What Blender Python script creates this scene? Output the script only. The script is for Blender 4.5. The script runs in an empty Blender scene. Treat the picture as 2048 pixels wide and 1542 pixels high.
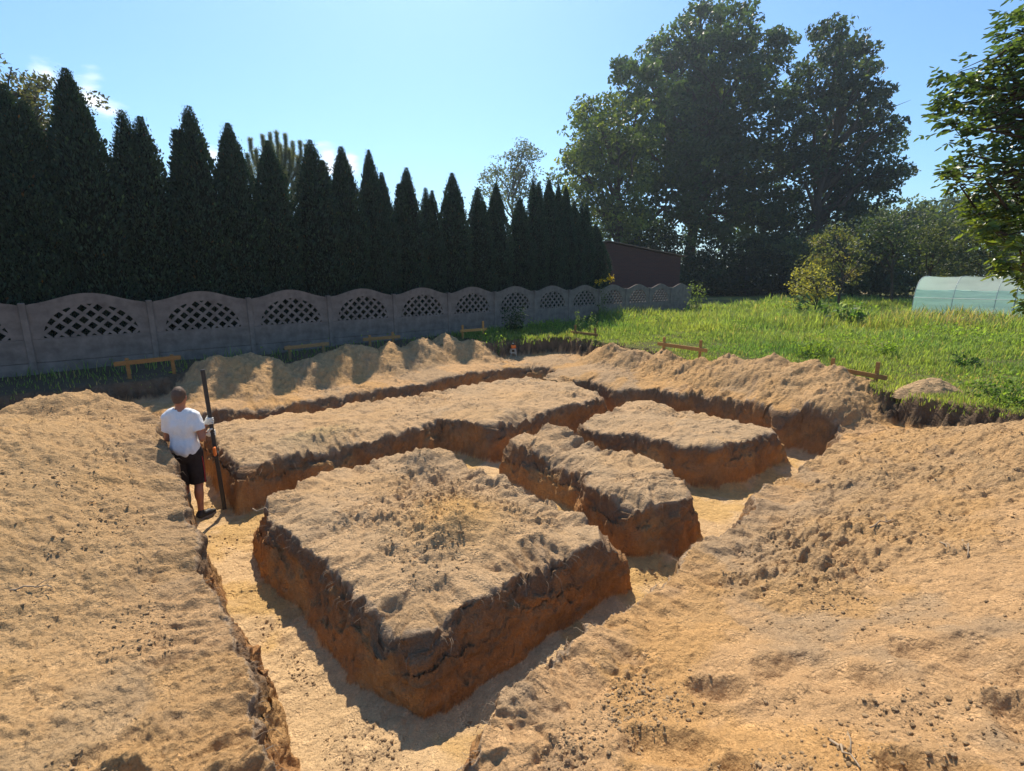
import bpy, math, random
import numpy as np
rng = np.random.default_rng(7)
random.seed(7)
scene = bpy.context.scene
COL = scene.collection
PI = math.pi

# ------------------------------------------------------------------ camera
F, H = 1012.0, 1.9
PITCH = math.radians(12.05)
cp, sp = math.cos(PITCH), math.sin(PITCH)
AZ = math.radians(49.8)
A = np.array([math.sin(AZ), math.cos(AZ)])       # the dig's long direction (roughly along the fence)
B = np.array([-math.cos(AZ), math.sin(AZ)])      # across it
def AB(x, y): return x*A[0]+y*A[1], x*B[0]+y*B[1]
def XY(a, b): return np.array([a*A[0]+b*B[0], a*A[1]+b*B[1]])
def ray(u, v):
    xc, yc = (u-1024)/F, -(v-771)/F
    return np.array([xc, cp+sp*yc, -sp+cp*yc])
def on_z(u, v, z):
    d = ray(u, v); return np.array([0, 0, H]) + d*((z-H)/d[2])
def on_y(u, v, y):
    d = ray(u, v); return np.array([0, 0, H]) + d*(y/d[1])
def on_plane(u, v, p0, n):                          # vertical plane through xy point p0 with xy normal n
    d = ray(u, v); return np.array([0, 0, H]) + d*(np.dot(p0, n)/(d[0]*n[0]+d[1]*n[1]))

cam_d = bpy.data.cameras.new('camera'); cam = bpy.data.objects.new('camera', cam_d); COL.objects.link(cam)
cam.location = (0, 0, H); cam.rotation_euler = (PI/2-PITCH, 0, 0)
cam_d.sensor_width = 36; cam_d.lens = F/2048*36; cam_d.clip_end = 3000; cam_d.clip_start = 0.05
scene.camera = cam

# ------------------------------------------------------------------ light
SUN_AZ, SUN_EL = math.radians(-9), math.radians(49.5)
world = bpy.data.worlds.new('World'); scene.world = world; world.use_nodes = True
nt = world.node_tree; nt.nodes.clear()
def N(nt, t, **k):
    n = nt.nodes.new(t)
    for a, v in k.items(): setattr(n, a, v)
    return n
out = N(nt, 'ShaderNodeOutputWorld'); bg = N(nt, 'ShaderNodeBackground'); sky = N(nt, 'ShaderNodeTexSky')
sky.sky_type = 'NISHITA'; sky.sun_disc = False; sky.sun_elevation = SUN_EL; sky.sun_rotation = SUN_AZ
sky.air_density = 1.15; sky.dust_density = 0.7; sky.ozone_density = 3.0; sky.altitude = 100
bg.inputs['Strength'].default_value = 0.105
# small clouds low in the sky
tc = N(nt, 'ShaderNodeTexCoord'); no = N(nt, 'ShaderNodeTexNoise'); mp = N(nt, 'ShaderNodeMapping')
mp.inputs['Scale'].default_value = (5, 5, 14)
nt.links.new(tc.outputs['Generated'], mp.inputs['Vector']); nt.links.new(mp.outputs['Vector'], no.inputs['Vector'])
no.inputs['Scale'].default_value = 2.2; no.inputs['Detail'].default_value = 6
acc = None
for (u, v, r) in [(178, 192, .065), (95, 150, .05), (428, 315, .035), (660, 312, .045), (700, 322, .04)]:
    d = ray(u, v); d = d/np.linalg.norm(d)
    dt = N(nt, 'ShaderNodeVectorMath', operation='DISTANCE'); dt.inputs[1].default_value = tuple(d)
    nt.links.new(tc.outputs['Generated'], dt.inputs[0])
    mr = N(nt, 'ShaderNodeMapRange'); mr.inputs[1].default_value = r; mr.inputs[2].default_value = 0.0
    nt.links.new(dt.outputs['Value'], mr.inputs[0])
    if acc is None: acc = mr.outputs[0]
    else:
        mx = N(nt, 'ShaderNodeMath', operation='MAXIMUM'); nt.links.new(acc, mx.inputs[0]); nt.links.new(mr.outputs[0], mx.inputs[1]); acc = mx.outputs[0]
mul = N(nt, 'ShaderNodeMath', operation='MULTIPLY_ADD'); nt.links.new(acc, mul.inputs[0]); mul.inputs[1].default_value = .55
nt.links.new(no.outputs['Fac'], mul.inputs[2])
ramp = N(nt, 'ShaderNodeMapRange'); ramp.inputs[1].default_value = .80; ramp.inputs[2].default_value = 1.12; ramp.interpolation_type = 'SMOOTHSTEP'
nt.links.new(mul.outputs[0], ramp.inputs[0])
mix = N(nt, 'ShaderNodeMix', data_type='RGBA'); nt.links.new(ramp.outputs[0], mix.inputs[0])
tint = N(nt, 'ShaderNodeVectorMath', operation='MULTIPLY'); tint.inputs[1].default_value = (.74, .98, 1.16); nt.links.new(sky.outputs[0], tint.inputs[0]); nt.links.new(tint.outputs[0], mix.inputs[6]); mix.inputs[7].default_value = (9.5, 9.7, 10, 1)
nt.links.new(mix.outputs[2], bg.inputs['Color']); nt.links.new(bg.outputs[0], out.inputs['Surface'])
sl = bpy.data.lights.new('sun', 'SUN'); so = bpy.data.objects.new('sun', sl); COL.objects.link(so)
sl.energy = 5.0; sl.angle = math.radians(.53); sl.color = (1, .90, .75)
so.rotation_euler = (SUN_EL-PI/2+PI, 0, 0)
sd = np.array([math.sin(SUN_AZ)*math.cos(SUN_EL), math.cos(SUN_AZ)*math.cos(SUN_EL), math.sin(SUN_EL)])
from mathutils import Vector, Matrix
so.rotation_euler = Vector(sd).to_track_quat('Z', 'Y').to_euler()
so.location = (-5, 30, 30)
scene.view_settings.view_transform = 'Standard'; scene.view_settings.look = 'None'
scene.view_settings.exposure = 0.5; scene.view_settings.gamma = 1.0
scene.cycles.max_bounces = 6; scene.cycles.transparent_max_bounces = 8
try: scene.cycles.use_denoising = True
except Exception: pass

# ------------------------------------------------------------------ noise
def _h(ix, iy, iz, seed):
    n = (ix.astype(np.int64)*374761393 + iy.astype(np.int64)*668265263 + iz*2147483647 + seed*974634777) & 0xFFFFFFFF
    n = ((n ^ (n >> 13))*1274126177) & 0xFFFFFFFF
    n = ((n ^ (n >> 16))*2246822519) & 0xFFFFFFFF
    return ((n ^ (n >> 15)) & 0xFFFFFF).astype(np.float32)/8388607.5-1
def vn2(x, y, seed=0):
    xi, yi = np.floor(x), np.floor(y); fx, fy = x-xi, y-yi
    fx = fx*fx*fx*(fx*(fx*6-15)+10); fy = fy*fy*fy*(fy*(fy*6-15)+10)
    xi = xi.astype(np.int64); yi = yi.astype(np.int64)
    a = _h(xi, yi, 0, seed); b = _h(xi+1, yi, 0, seed); c = _h(xi, yi+1, 0, seed); d = _h(xi+1, yi+1, 0, seed)
    return (a+(b-a)*fx)*(1-fy)+(c+(d-c)*fx)*fy
def vn3(x, y, z, seed=0):
    xi, yi, zi = np.floor(x), np.floor(y), np.floor(z); f = [x-xi, y-yi, z-zi]
    f = [t*t*(3-2*t) for t in f]; xi, yi, zi = [t.astype(np.int64) for t in (xi, yi, zi)]
    r = 0
    for dz in (0, 1):
        a = _h(xi, yi, zi+dz, seed); b = _h(xi+1, yi, zi+dz, seed); c = _h(xi, yi+1, zi+dz, seed); d = _h(xi+1, yi+1, zi+dz, seed)
        t = (a+(b-a)*f[0])*(1-f[1])+(c+(d-c)*f[0])*f[1]
        r = r + t*(f[2] if dz else 1-f[2])
    return r
def fbm2(x, y, scale, octv=4, seed=0, gain=.5):
    r, amp, s, ca, sa = 0, 1.0, 1/scale, .8, .6
    for o in range(octv):
        r = r+amp*vn2(x*s+o*17.3, y*s-o*9.1, seed+o); amp *= gain; s *= 2.03; x, y = ca*x-sa*y, sa*x+ca*y
    return r
def fbm3(x, y, z, scale, octv=3, seed=0, gain=.5):
    r, amp, s = 0, 1.0, 1/scale
    for o in range(octv):
        r = r+amp*vn3(x*s+o*17.3, y*s-o*9.1, z*s+o*5.7, seed+o); amp *= gain; s *= 2.03
    return r
def sstep(a, b, x):
    t = np.clip((x-a)/(b-a), 0, 1); return t*t*(3-2*t)

# ------------------------------------------------------------------ mesh helpers
def mesh_np(name, V, faces, mat=None, parent=None, smooth=True, cols=None, normals=None, fattr=None):
    """faces: list of int arrays (n,k).  cols: dict name -> (nverts,3)"""
    V = np.asarray(V, dtype=np.float32)
    if not isinstance(faces, (list, tuple)): faces = [faces]
    faces = [np.asarray(f, dtype=np.int32) for f in faces if len(f)]
    me = bpy.data.meshes.new(name)
    me.vertices.add(len(V)); me.vertices.foreach_set('co', V.ravel())
    nl = sum(f.size for f in faces); nf = sum(len(f) for f in faces)
    me.loops.add(nl); me.loops.foreach_set('vertex_index', np.concatenate([f.ravel() for f in faces]))
    me.polygons.add(nf)
    tot = np.concatenate([np.full(len(f), f.shape[1], dtype=np.int32) for f in faces])
    me.polygons.foreach_set('loop_start', np.concatenate([[0], np.cumsum(tot)[:-1]]).astype(np.int32))
    me.polygons.foreach_set('loop_total', tot)
    me.polygons.foreach_set('use_smooth', np.full(nf, bool(smooth)))
    if mat is not None: me.materials.append(mat)
    me.update(calc_edges=True)
    if cols:
        for k, c in cols.items():
            c = np.asarray(c, dtype=np.float32)
            at = me.color_attributes.new(k, 'FLOAT_COLOR', 'POINT')
            at.data.foreach_set('color', np.concatenate([c, np.ones((len(c), 1), np.float32)], 1).ravel())
    if normals is not None:
        me.normals_split_custom_set_from_vertices(np.asarray(normals, dtype=np.float32).tolist())
    o = bpy.data.objects.new(name, me); COL.objects.link(o)
    if parent is not None: o.parent = parent
    return o
class MB:
    """collects shapes (with one colour each) into one mesh"""
    def __init__(s): s.v, s.f, s.c, s.n = [], {}, [], 0
    def add(s, V, faces, col=None):
        V = np.asarray(V, float)
        for f in faces if isinstance(faces, (list, tuple)) and len(faces) and isinstance(faces[0], np.ndarray) else [np.asarray(faces)]:
            s.f.setdefault(f.shape[1], []).append(f+s.n)
        s.v.append(V); s.n += len(V)
        s.c.append(np.tile(np.array(col if col is not None else (1, 1, 1), float), (len(V), 1)) if col is None or np.ndim(col) == 1 else np.asarray(col))
        return s
    def box(s, c, size, rz=0, M=None, col=None, bev=0.0):
        hx, hy, hz = [t/2 for t in size]
        if bev > 0:
            b = min(bev, hx*.9, hy*.9, hz*.9); pts = []
            for sx in (-1, 1):
                for sy in (-1, 1):
                    for sz in (-1, 1):
                        pts += [(sx*(hx-b), sy*(hy-b), sz*hz), (sx*(hx-b), sy*hy, sz*(hz-b)), (sx*hx, sy*(hy-b), sz*(hz-b))]
            V = np.array(pts); q, t = [], []
            idx = lambda sx, sy, sz, k: ((sx*2+sy)*2+sz)*3+k
            for sz in (0, 1):
                r = [idx(0, 0, sz, 0), idx(1, 0, sz, 0), idx(1, 1, sz, 0), idx(0, 1, sz, 0)]; q.append(r if sz else r[::-1])
            for sy in (0, 1):
                r = [idx(0, sy, 0, 1), idx(1, sy, 0, 1), idx(1, sy, 1, 1), idx(0, sy, 1, 1)]; q.append(r[::-1] if sy else r)
            for sx in (0, 1):
                r = [idx(sx, 0, 0, 2), idx(sx, 1, 0, 2), idx(sx, 1, 1, 2), idx(sx, 0, 1, 2)]; q.append(r if sx else r[::-1])
            for i in (0, 1):
                for j in (0, 1):
                    q.append([idx(0, i, j, 0), idx(1, i, j, 0), idx(1, i, j, 1), idx(0, i, j, 1)])
                    q.append([idx(i, 0, j, 0), idx(i, 1, j, 0), idx(i, 1, j, 2), idx(i, 0, j, 2)])
                    q.append([idx(i, j, 0, 1), idx(i, j, 1, 1), idx(i, j, 1, 2), idx(i, j, 0, 2)])
                    for k in (0, 1): t.append([idx(i, j, k, 0), idx(i, j, k, 1), idx(i, j, k, 2)])
            faces = [np.array(q), np.array(t)]
        else:
            V = np.array([(x, y, z) for x in (-hx, hx) for y in (-hy, hy) for z in (-hz, hz)])
            faces = [np.array([(0, 1, 3, 2), (4, 6, 7, 5), (0, 4, 5, 1), (2, 3, 7, 6), (0, 2, 6, 4), (1, 5, 7, 3)])]
        if M is not None: V = V@np.asarray(M).T
        ca, sa = math.cos(rz), math.sin(rz)
        V = np.stack([V[:, 0]*ca-V[:, 1]*sa, V[:, 0]*sa+V[:, 1]*ca, V[:, 2]], 1)+np.asarray(c)
        return s.add(V, faces, col)
    def tube(s, pts, rad, sides=8, col=None, cap=True):
        pts = np.asarray(pts, float); n = len(pts); rad = np.broadcast_to(np.asarray(rad, float), (n,))
        T = np.gradient(pts, axis=0); T /= np.linalg.norm(T, axis=1)[:, None]+1e-9
        up = np.array([0, 0, 1.]) if abs(T[0][2]) < .9 else np.array([1., 0, 0])
        U = np.cross(T[0], up); U /= np.linalg.norm(U); V = []
        ang = np.arange(sides)*2*PI/sides
        for i in range(n):
            U = U-T[i]*np.dot(U, T[i]); U /= np.linalg.norm(U)+1e-9; W = np.cross(T[i], U)
            V.append(pts[i]+rad[i]*(np.cos(ang)[:, None]*U+np.sin(ang)[:, None]*W))
        V = np.concatenate(V); q = []
        for i in range(n-1):
            for k in range(sides): q.append((i*sides+k, i*sides+(k+1) % sides, (i+1)*sides+(k+1) % sides, (i+1)*sides+k))
        faces = [np.array(q)]
        if cap:
            V = np.concatenate([V, pts[:1], pts[-1:]]); t = []
            for k in range(sides):
                t.append((n*sides, (k+1) % sides, k)); t.append((n*sides+1, (n-1)*sides+k, (n-1)*sides+(k+1) % sides))
            faces.append(np.array(t))
        return s.add(V, faces, col)
    def build(s, name, mat, parent=None, smooth=False):
        return mesh_np(name, np.concatenate(s.v), [np.concatenate(f) for f in s.f.values()], mat, parent, smooth, {'Col': np.concatenate(s.c)})
def tag(o, label=None, cat=None, group=None, kind=None):
    if label: o['label'] = label
    if cat: o['category'] = cat
    if group: o['group'] = group
    if kind: o['kind'] = kind
    return o
def empty(name, loc, rz=0):
    o = bpy.data.objects.new(name, None); COL.objects.link(o); o.location = loc; o.rotation_euler = (0, 0, rz); o.empty_display_size = .2
    return o

# ------------------------------------------------------------------ materials
def newmat(name):
    m = bpy.data.materials.new(name); m.use_nodes = True; t = m.node_tree; t.nodes.clear()
    o = N(t, 'ShaderNodeOutputMaterial'); return m, t, o
def mat_earth():
    m, t, o = newmat('earth')
    b = N(t, 'ShaderNodeBsdfPrincipled'); b.inputs['Roughness'].default_value = .97; b.inputs['Specular IOR Level'].default_value = .12
    at = N(t, 'ShaderNodeVertexColor'); at.layer_name = 'Col'
    tc = N(t, 'ShaderNodeTexCoord')
    n1 = N(t, 'ShaderNodeTexNoise'); n1.inputs['Scale'].default_value = 9; n1.inputs['Detail'].default_value = 10; n1.inputs['Roughness'].default_value = .65
    n2 = N(t, 'ShaderNodeTexNoise'); n2.inputs['Scale'].default_value = 110; n2.inputs['Detail'].default_value = 5; n2.inputs['Roughness'].default_value = .7
    for n in (n1, n2): t.links.new(tc.outputs['Object'], n.inputs['Vector'])
    a = N(t, 'ShaderNodeMapRange'); t.links.new(n1.outputs['Fac'], a.inputs[0]); a.inputs[1].default_value = .3; a.inputs[2].default_value = .7; a.inputs[3].default_value = .72; a.inputs[4].default_value = 1.22
    c = N(t, 'ShaderNodeMapRange'); t.links.new(n2.outputs['Fac'], c.inputs[0]); c.inputs[1].default_value = .3; c.inputs[2].default_value = .7; c.inputs[3].default_value = .78; c.inputs[4].default_value = 1.2
    mu = N(t, 'ShaderNodeMath', operation='MULTIPLY'); t.links.new(a.outputs[0], mu.inputs[0]); t.links.new(c.outputs[0], mu.inputs[1])
    vm = N(t, 'ShaderNodeVectorMath', operation='SCALE'); t.links.new(at.outputs[0], vm.inputs[0]); t.links.new(mu.outputs[0], vm.inputs['Scale'])
    t.links.new(vm.outputs[0], b.inputs['Base Color'])
    b1 = N(t, 'ShaderNodeBump'); b1.inputs['Strength'].default_value = .9; b1.inputs['Distance'].default_value = .035
    b2 = N(t, 'ShaderNodeBump'); b2.inputs['Strength'].default_value = .8; b2.inputs['Distance'].default_value = .006
    n3 = N(t, 'ShaderNodeTexNoise'); n3.inputs['Scale'].default_value = 22; n3.inputs['Detail'].default_value = 6; n3.inputs['Roughness'].default_value = .6
    t.links.new(tc.outputs['Object'], n3.inputs['Vector'])
    t.links.new(n3.outputs['Fac'], b1.inputs['Height']); t.links.new(n2.outputs['Fac'], b2.inputs['Height'])
    vo = N(t, 'ShaderNodeTexVoronoi'); vo.feature = 'SMOOTH_F1'; vo.inputs['Scale'].default_value = 48; vo.inputs['Randomness'].default_value = 1; vo.inputs['Smoothness'].default_value = .35
    wv = N(t, 'ShaderNodeVectorMath', operation='MULTIPLY_ADD'); t.links.new(n3.outputs['Color'], wv.inputs[0]); wv.inputs[1].default_value = (.03, .03, .03); t.links.new(tc.outputs['Object'], wv.inputs[2]); t.links.new(wv.outputs[0], vo.inputs['Vector'])
    gm = N(t, 'ShaderNodeMath', operation='MULTIPLY'); t.links.new(vo.outputs['Distance'], gm.inputs[0]); gr_ = N(t, 'ShaderNodeMapRange'); gr_.inputs[1].default_value = .42; gr_.inputs[2].default_value = .62; gr_.inputs[3].default_value = .15; gr_.inputs[4].default_value = -1.0; t.links.new(n1.outputs['Fac'], gr_.inputs[0]); t.links.new(gr_.outputs[0], gm.inputs[1])
    b3 = N(t, 'ShaderNodeBump'); b3.inputs['Strength'].default_value = 1.0; b3.inputs['Distance'].default_value = .018; t.links.new(gm.outputs[0], b3.inputs['Height']); t.links.new(b1.outputs[0], b3.inputs['Normal'])
    t.links.new(b3.outputs[0], b2.inputs['Normal']); t.links.new(b2.outputs[0], b.inputs['Normal'])
    t.links.new(b.outputs[0], o.inputs[0]); return m
def mat_plain(name, col, rough=.7, noise=.25, scale=20, bump=.15, dist=.004, spec=.3, useattr=False, metallic=0, stretch=None):
    m, t, o = newmat(name); b = N(t, 'ShaderNodeBsdfPrincipled')
    b.inputs['Roughness'].default_value = rough; b.inputs['Specular IOR Level'].default_value = spec; b.inputs['Metallic'].default_value = metallic
    tc = N(t, 'ShaderNodeTexCoord'); n1 = N(t, 'ShaderNodeTexNoise'); n1.inputs['Scale'].default_value = scale; n1.inputs['Detail'].default_value = 7; n1.inputs['Roughness'].default_value = .62
    if stretch:
        mpn = N(t, 'ShaderNodeMapping'); mpn.inputs['Scale'].default_value = stretch
        t.links.new(tc.outputs['Object'], mpn.inputs['Vector']); t.links.new(mpn.outputs['Vector'], n1.inputs['Vector'])
    else: t.links.new(tc.outputs['Object'], n1.inputs['Vector'])
    a = N(t, 'ShaderNodeMapRange'); t.links.new(n1.outputs['Fac'], a.inputs[0]); a.inputs[1].default_value = .25; a.inputs[2].default_value = .75; a.inputs[3].default_value = 1-noise; a.inputs[4].default_value = 1+noise
    vm = N(t, 'ShaderNodeVectorMath', operation='SCALE'); t.links.new(a.outputs[0], vm.inputs['Scale'])
    if useattr:
        at = N(t, 'ShaderNodeVertexColor'); at.layer_name = 'Col'
        mm = N(t, 'ShaderNodeVectorMath', operation='MULTIPLY'); t.links.new(at.outputs[0], mm.inputs[0]); mm.inputs[1].default_value = col; t.links.new(mm.outputs[0], vm.inputs[0])
    else: vm.inputs[0].default_value = col
    t.links.new(vm.outputs[0], b.inputs['Base Color'])
    if bump:
        bp = N(t, 'ShaderNodeBump'); bp.inputs['Strength'].default_value = bump; bp.inputs['Distance'].default_value = dist
        t.links.new(n1.outputs['Fac'], bp.inputs['Height']); t.links.new(bp.outputs[0], b.inputs['Normal'])
    t.links.new(b.outputs[0], o.inputs[0]); return m
def mat_leaf(name, trans=.45, rough=.5, spec=.35, tcol=(1.25, 1.2, .5)):
    """leaf colour comes from the leaf's own 'Col' attribute; light passes through"""
    m, t, o = newmat(name); b = N(t, 'ShaderNodeBsdfPrincipled'); b.inputs['Roughness'].default_value = rough; b.inputs['Specular IOR Level'].default_value = spec
    at = N(t, 'ShaderNodeVertexColor'); at.layer_name = 'Col'; t.links.new(at.outputs[0], b.inputs['Base Color'])
    tr = N(t, 'ShaderNodeBsdfTranslucent'); mm = N(t, 'ShaderNodeVectorMath', operation='MULTIPLY'); mm.inputs[1].default_value = tcol
    t.links.new(at.outputs[0], mm.inputs[0]); t.links.new(mm.outputs[0], tr.inputs[0])
    mx = N(t, 'ShaderNodeMixShader'); mx.inputs[0].default_value = trans
    t.links.new(b.outputs[0], mx.inputs[1]); t.links.new(tr.outputs[0], mx.inputs[2]); t.links.new(mx.outputs[0], o.inputs[0]); return m
M_EARTH = mat_earth()
M_LEAF = mat_leaf('leaf', .5)
M_THUJA = mat_leaf('thuja_leaf', .18, .7, .2)
M_WALNUT = mat_leaf('walnut_leaf', .5, .35, .5)
M_GRASS = mat_leaf('grass_blade', .55, .6, .25, (1.22, 1.22, .6))
M_BARK = mat_plain('bark', (.075, .055, .04), .95, .5, 12, .9, .03, .1, stretch=(1, 1, .3))
M_CORE = mat_plain('thuja_core', (.012, .016, .010), 1, .4, 15, .6, .03, 0)
M_CONC = mat_plain('concrete', (.20, .163, .138), .95, .45, 3.5, .6, .008, .1)
M_WOOD = mat_plain('raw_timber', (.42, .26, .115), .8, .3, 14, .3, .003, .2, useattr=True, stretch=(1, 1, 6))
M_TWIG = mat_plain('dry_root', (.33, .25, .17), .9, .3, 30, .2, .002, .1)
exec_order = None

# ------------------------------------------------------------------ terrain
OUTER = [(.46,.55),(.46,2.1),(.47,3.2),(.48,4.8),(.50,6.5),(.55,7.6),(.60,8.4),(.66,9.15),(1.5,9.32),(2.3,9.2),(3.2,9.12),(4.4,9.25),(5.3,9.14),(6.6,9.42),(7.9,9.52),(8.5,9.33),(8.75,8.9),(8.55,8.45),(8.0,8.25),(7.4,8.1),(7.4,7.5),(7.95,7.35),(8.14,7.1),(8.02,6.3),(8.12,5.9),(8.40,5.55),(8.46,4.7),(8.44,3.85),(8.40,3.45),(8.22,3.22),(8.50,2.95),(8.46,2.40),(7.9,2.22),(7.5,2.18),(6.8,2.12),(6.1,2.1),(5.6,2.17),(4.8,2.06),(4.3,1.96),(3.8,2.04),(3.3,1.92),(2.7,1.89),(2.1,1.88),(1.5,1.86),(1.2,1.76),(1.04,1.55),(1.0,.55)]
ISL = {
 'long': [(1.2,6.42),(1.7,6.55),(2.1,6.46),(2.9,6.42),(3.7,6.52),(4.15,6.64),(4.33,6.35),(4.5,5.85),(5.2,5.92),(6.6,6.05),(7.5,6.05),(7.75,6.9),(8.0,7.5),(7.9,8.2),(7.3,8.75),(5.9,8.62),(4.8,8.5),(3.6,8.55),(2.3,8.7),(1.4,8.85),(1.17,8.6),(1.16,7.4)],
 'big': [(1.13,5.2),(1.4,5.58),(1.9,5.62),(2.8,5.72),(3.36,5.52),(3.4,5.2),(3.38,4.35),(3.36,3.4),(3.40,2.55),(2.64,2.60),(1.9,2.56),(1.38,2.57),(1.25,2.80),(1.19,3.4),(1.15,4.2),(1.1,4.75)],
 'mid': [(4.26,5.12),(4.5,5.28),(5.3,5.1),(5.15,4.4),(5.1,3.97),(5.25,3.46),(4.98,2.95),(4.65,2.56),(4.28,2.55),(3.95,2.9),(4.0,3.5),(4.22,3.68),(4.28,4.4)],
 'right': [(5.62,5.1),(6.6,5.35),(7.8,5.5),(7.74,4.3),(7.74,3.2),(7.68,2.9),(6.95,3.02),(6.2,3.12),(6.0,3.5),(5.9,4.16),(5.66,4.6)],
}
PIT = [(-7,-5),(-7,10.2),(-2,11.0),(4,11.5),(9,11.45),(10.1,11.55),(11.2,11.1),(11.25,9.5),(10.7,7),(10.3,4.5),(9.95,2.5),(9.6,1.65),(9.42,1.0),(9.3,.4),(9.2,-1.5),(8.5,-5)]
S, ZS = 1.10, -.52                                # scale of the traced plan, level of the stripped sand
PIT = [(p*1.05, q*1.05) for p, q in PIT]
def poly_sd(px, py, poly):
    """signed distance (negative inside) and unit gradient"""
    P = np.array(poly, float); Q = np.roll(P, -1, 0); best = np.full(px.shape, 1e9); gx = np.zeros_like(px); gy = np.zeros_like(px); ins = np.zeros(px.shape, bool)
    for (x1, y1), (x2, y2) in zip(P, Q):
        ex, ey = x2-x1, y2-y1; t = np.clip(((px-x1)*ex+(py-y1)*ey)/(ex*ex+ey*ey), 0, 1)
        dx, dy = px-x1-t*ex, py-y1-t*ey; d = dx*dx+dy*dy; m = d < best
        best[m] = d[m]; gx[m] = dx[m]; gy[m] = dy[m]
        c = (y1 > py) != (y2 > py); ins ^= c & (px < (x2-x1)*(py-y1)/(y2-y1+1e-12)+x1)
    d = np.sqrt(best); s = np.where(ins, -1., 1.); return s*d, s*gx/(d+1e-9), s*gy/(d+1e-9)

# dumped cones of spoil: (x, y, top z, slope)
CONES = []
def cone_b(u, v, b, k=.74):
    p = on_plane(u, v, XY(0, b*1.115), B); CONES.append((p[0], p[1], p[2], k))
def cone_a(u, v, a, k=.74):
    p = on_plane(u, v, XY(a*1.07, 0), A); CONES.append((p[0], p[1], p[2], k))
for u, v, b in [(428,712,10.75),(470,716,10.6),(505,707,10.9),(560,722,10.55),(620,716,10.65),(665,700,10.85),(708,686,11.0),(772,685,10.9),(833,675,11.05),(893,669,11.1),(945,679,10.9)]: cone_b(u, v, b)
for u, v, a in [(1195,697,10.2),(1228,687,10.2),(1275,702,10.0),(1330,700,10.15),(1385,713,10.0),(1430,722,9.95),(1466,709,10.1),(1510,722,10),(1549,712,10.05),(1617,719,9.95),(1668,734,9.8)]: cone_a(u, v, a)
for u, v, y, k in [(132,786,7.2,.80),(178,790,7.1,.82),(95,795,7.2,.78),(215,803,6.9,.8),(60,808,7.1,.7),(-110,846,5.3,.34),(-260,846,4.6,.30),(-20,880,4.9,.30)]:
    p = on_y(u, v, y); CONES.append((p[0], p[1], p[2], k))
for a, b, z, k in [(7.9,.30,.24,.42),(6.6,.0,.16,.36),(8.8,-.4,.34,.36),(5.2,-.7,.22,.3)]:
    p = XY(a, b); CONES.append((p[0], p[1], z, k))
MOUND_LAWN = on_z(1858, 790, -.05)
def terrain(x, y):
    a, b = AB(x, y); r = np.hypot(x, y)
    n1 = fbm2(x, y, 2.2, 3, 11); n2 = fbm2(x, y, .55, 3, 21)
    pitd, _, _ = poly_sd(a, b, PIT)
    pitd = pitd+.14*n2+.09*fbm2(x, y, .16, 3, 33)
    inpit = 1-sstep(-.24, .08, pitd)
    lawn = .05*fbm2(x, y, 3.0, 3, 5)+.25*sstep(20, 40, y)*sstep(0, 8, x)
    berm = ZS+.02+.66*sstep(1.7, -.6, b)*sstep(.3, 1.6, a)+.30*sstep(.2, -2.4, a)*sstep(9.5, 4.5, b)+.15*sstep(8.6, 9.6, a)*sstep(2.3, 3.6, b)*sstep(10, 8, b)+.08*sstep(9.4, 10.2, b)*sstep(9, 7.5, a)
    base = berm+.05*n1
    z = lawn*(1-inpit)+base*inpit
    wx, wy = x+.16*fbm2(x, y, .7, 3, 41), y+.16*fbm2(x, y, .7, 3, 47)
    hc = np.full(x.shape, -9.)
    for (cx, cy, cz, k) in CONES:
        e = .16; q = cz-k*(np.sqrt((wx-cx)**2+(wy-cy)**2+e*e)-e)
        m = np.maximum(hc, q); hc = m+.05*np.log(np.exp((hc-m)/.05)+np.exp((q-m)/.05)) if True else m
    kk = .05; m = np.maximum(hc, z); zz = m+kk*np.log(np.exp((hc-m)/kk)+np.exp((z-m)/kk))
    heap = sstep(-.06, .10, hc-z)
    sand = np.maximum(inpit, sstep(-.03, .03, hc-z+.02*n2))
    # a little slump at the foot of the far bank, dry sand blown against it
    z = zz
    g = np.array([8.6, 11.2])
    return a, b, z, sand, heap, inpit, n1, n2

def block_tops(a, b, x, y):
    z = np.full(a.shape, ZS)
    def bump(ca, cb, ra, rb, h, p=2): 
        return h*np.exp(-(((a-ca)/ra)**2+((b-cb)/rb)**2))
    z += bump(3.0, 5.2, .30, .20, .15)-bump(2.75, 4.75, .32, .22, .10)+.05*np.exp(-((b-4.2-.15*np.sin(a*5))/.10)**2)*(a > 2.3)*(a < 3.3)+bump(2.35, 3.55, .5, .5, .19)+bump(2.2, 3.35, .2, .18, .10)+bump(1.35, 5.15, .2, .2, .06)-bump(2.9, 4.6, .3, .25, .07)
    z += bump(2.3, 7.0, .55, .25, .13)+bump(4.9, 7.1, .3, .22, .09)+bump(4.2, 6.3, .4, .3, .05)+bump(3.6, 8.3, .8, .12, .06)+bump(6.3, 6.8, .6, .3, .07)
    z += bump(4.55, 4.9, .25, .3, .05)-bump(4.75, 4.6, .12, .3, .10)+bump(5.0, 5.0, .2, .18, .12)+bump(4.6, 2.9, .3, .3, .05)-bump(4.35, 3.35, .14, .2, .06)+bump(5.0, 3.8, .12, .3, .08)
    z += -bump(5.95, 4.85, .14, .16, .10)+bump(6.3, 4.6, .3, .5, .05)+bump(6.4, 3.3, .4, .12, .05)
    return z

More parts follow.
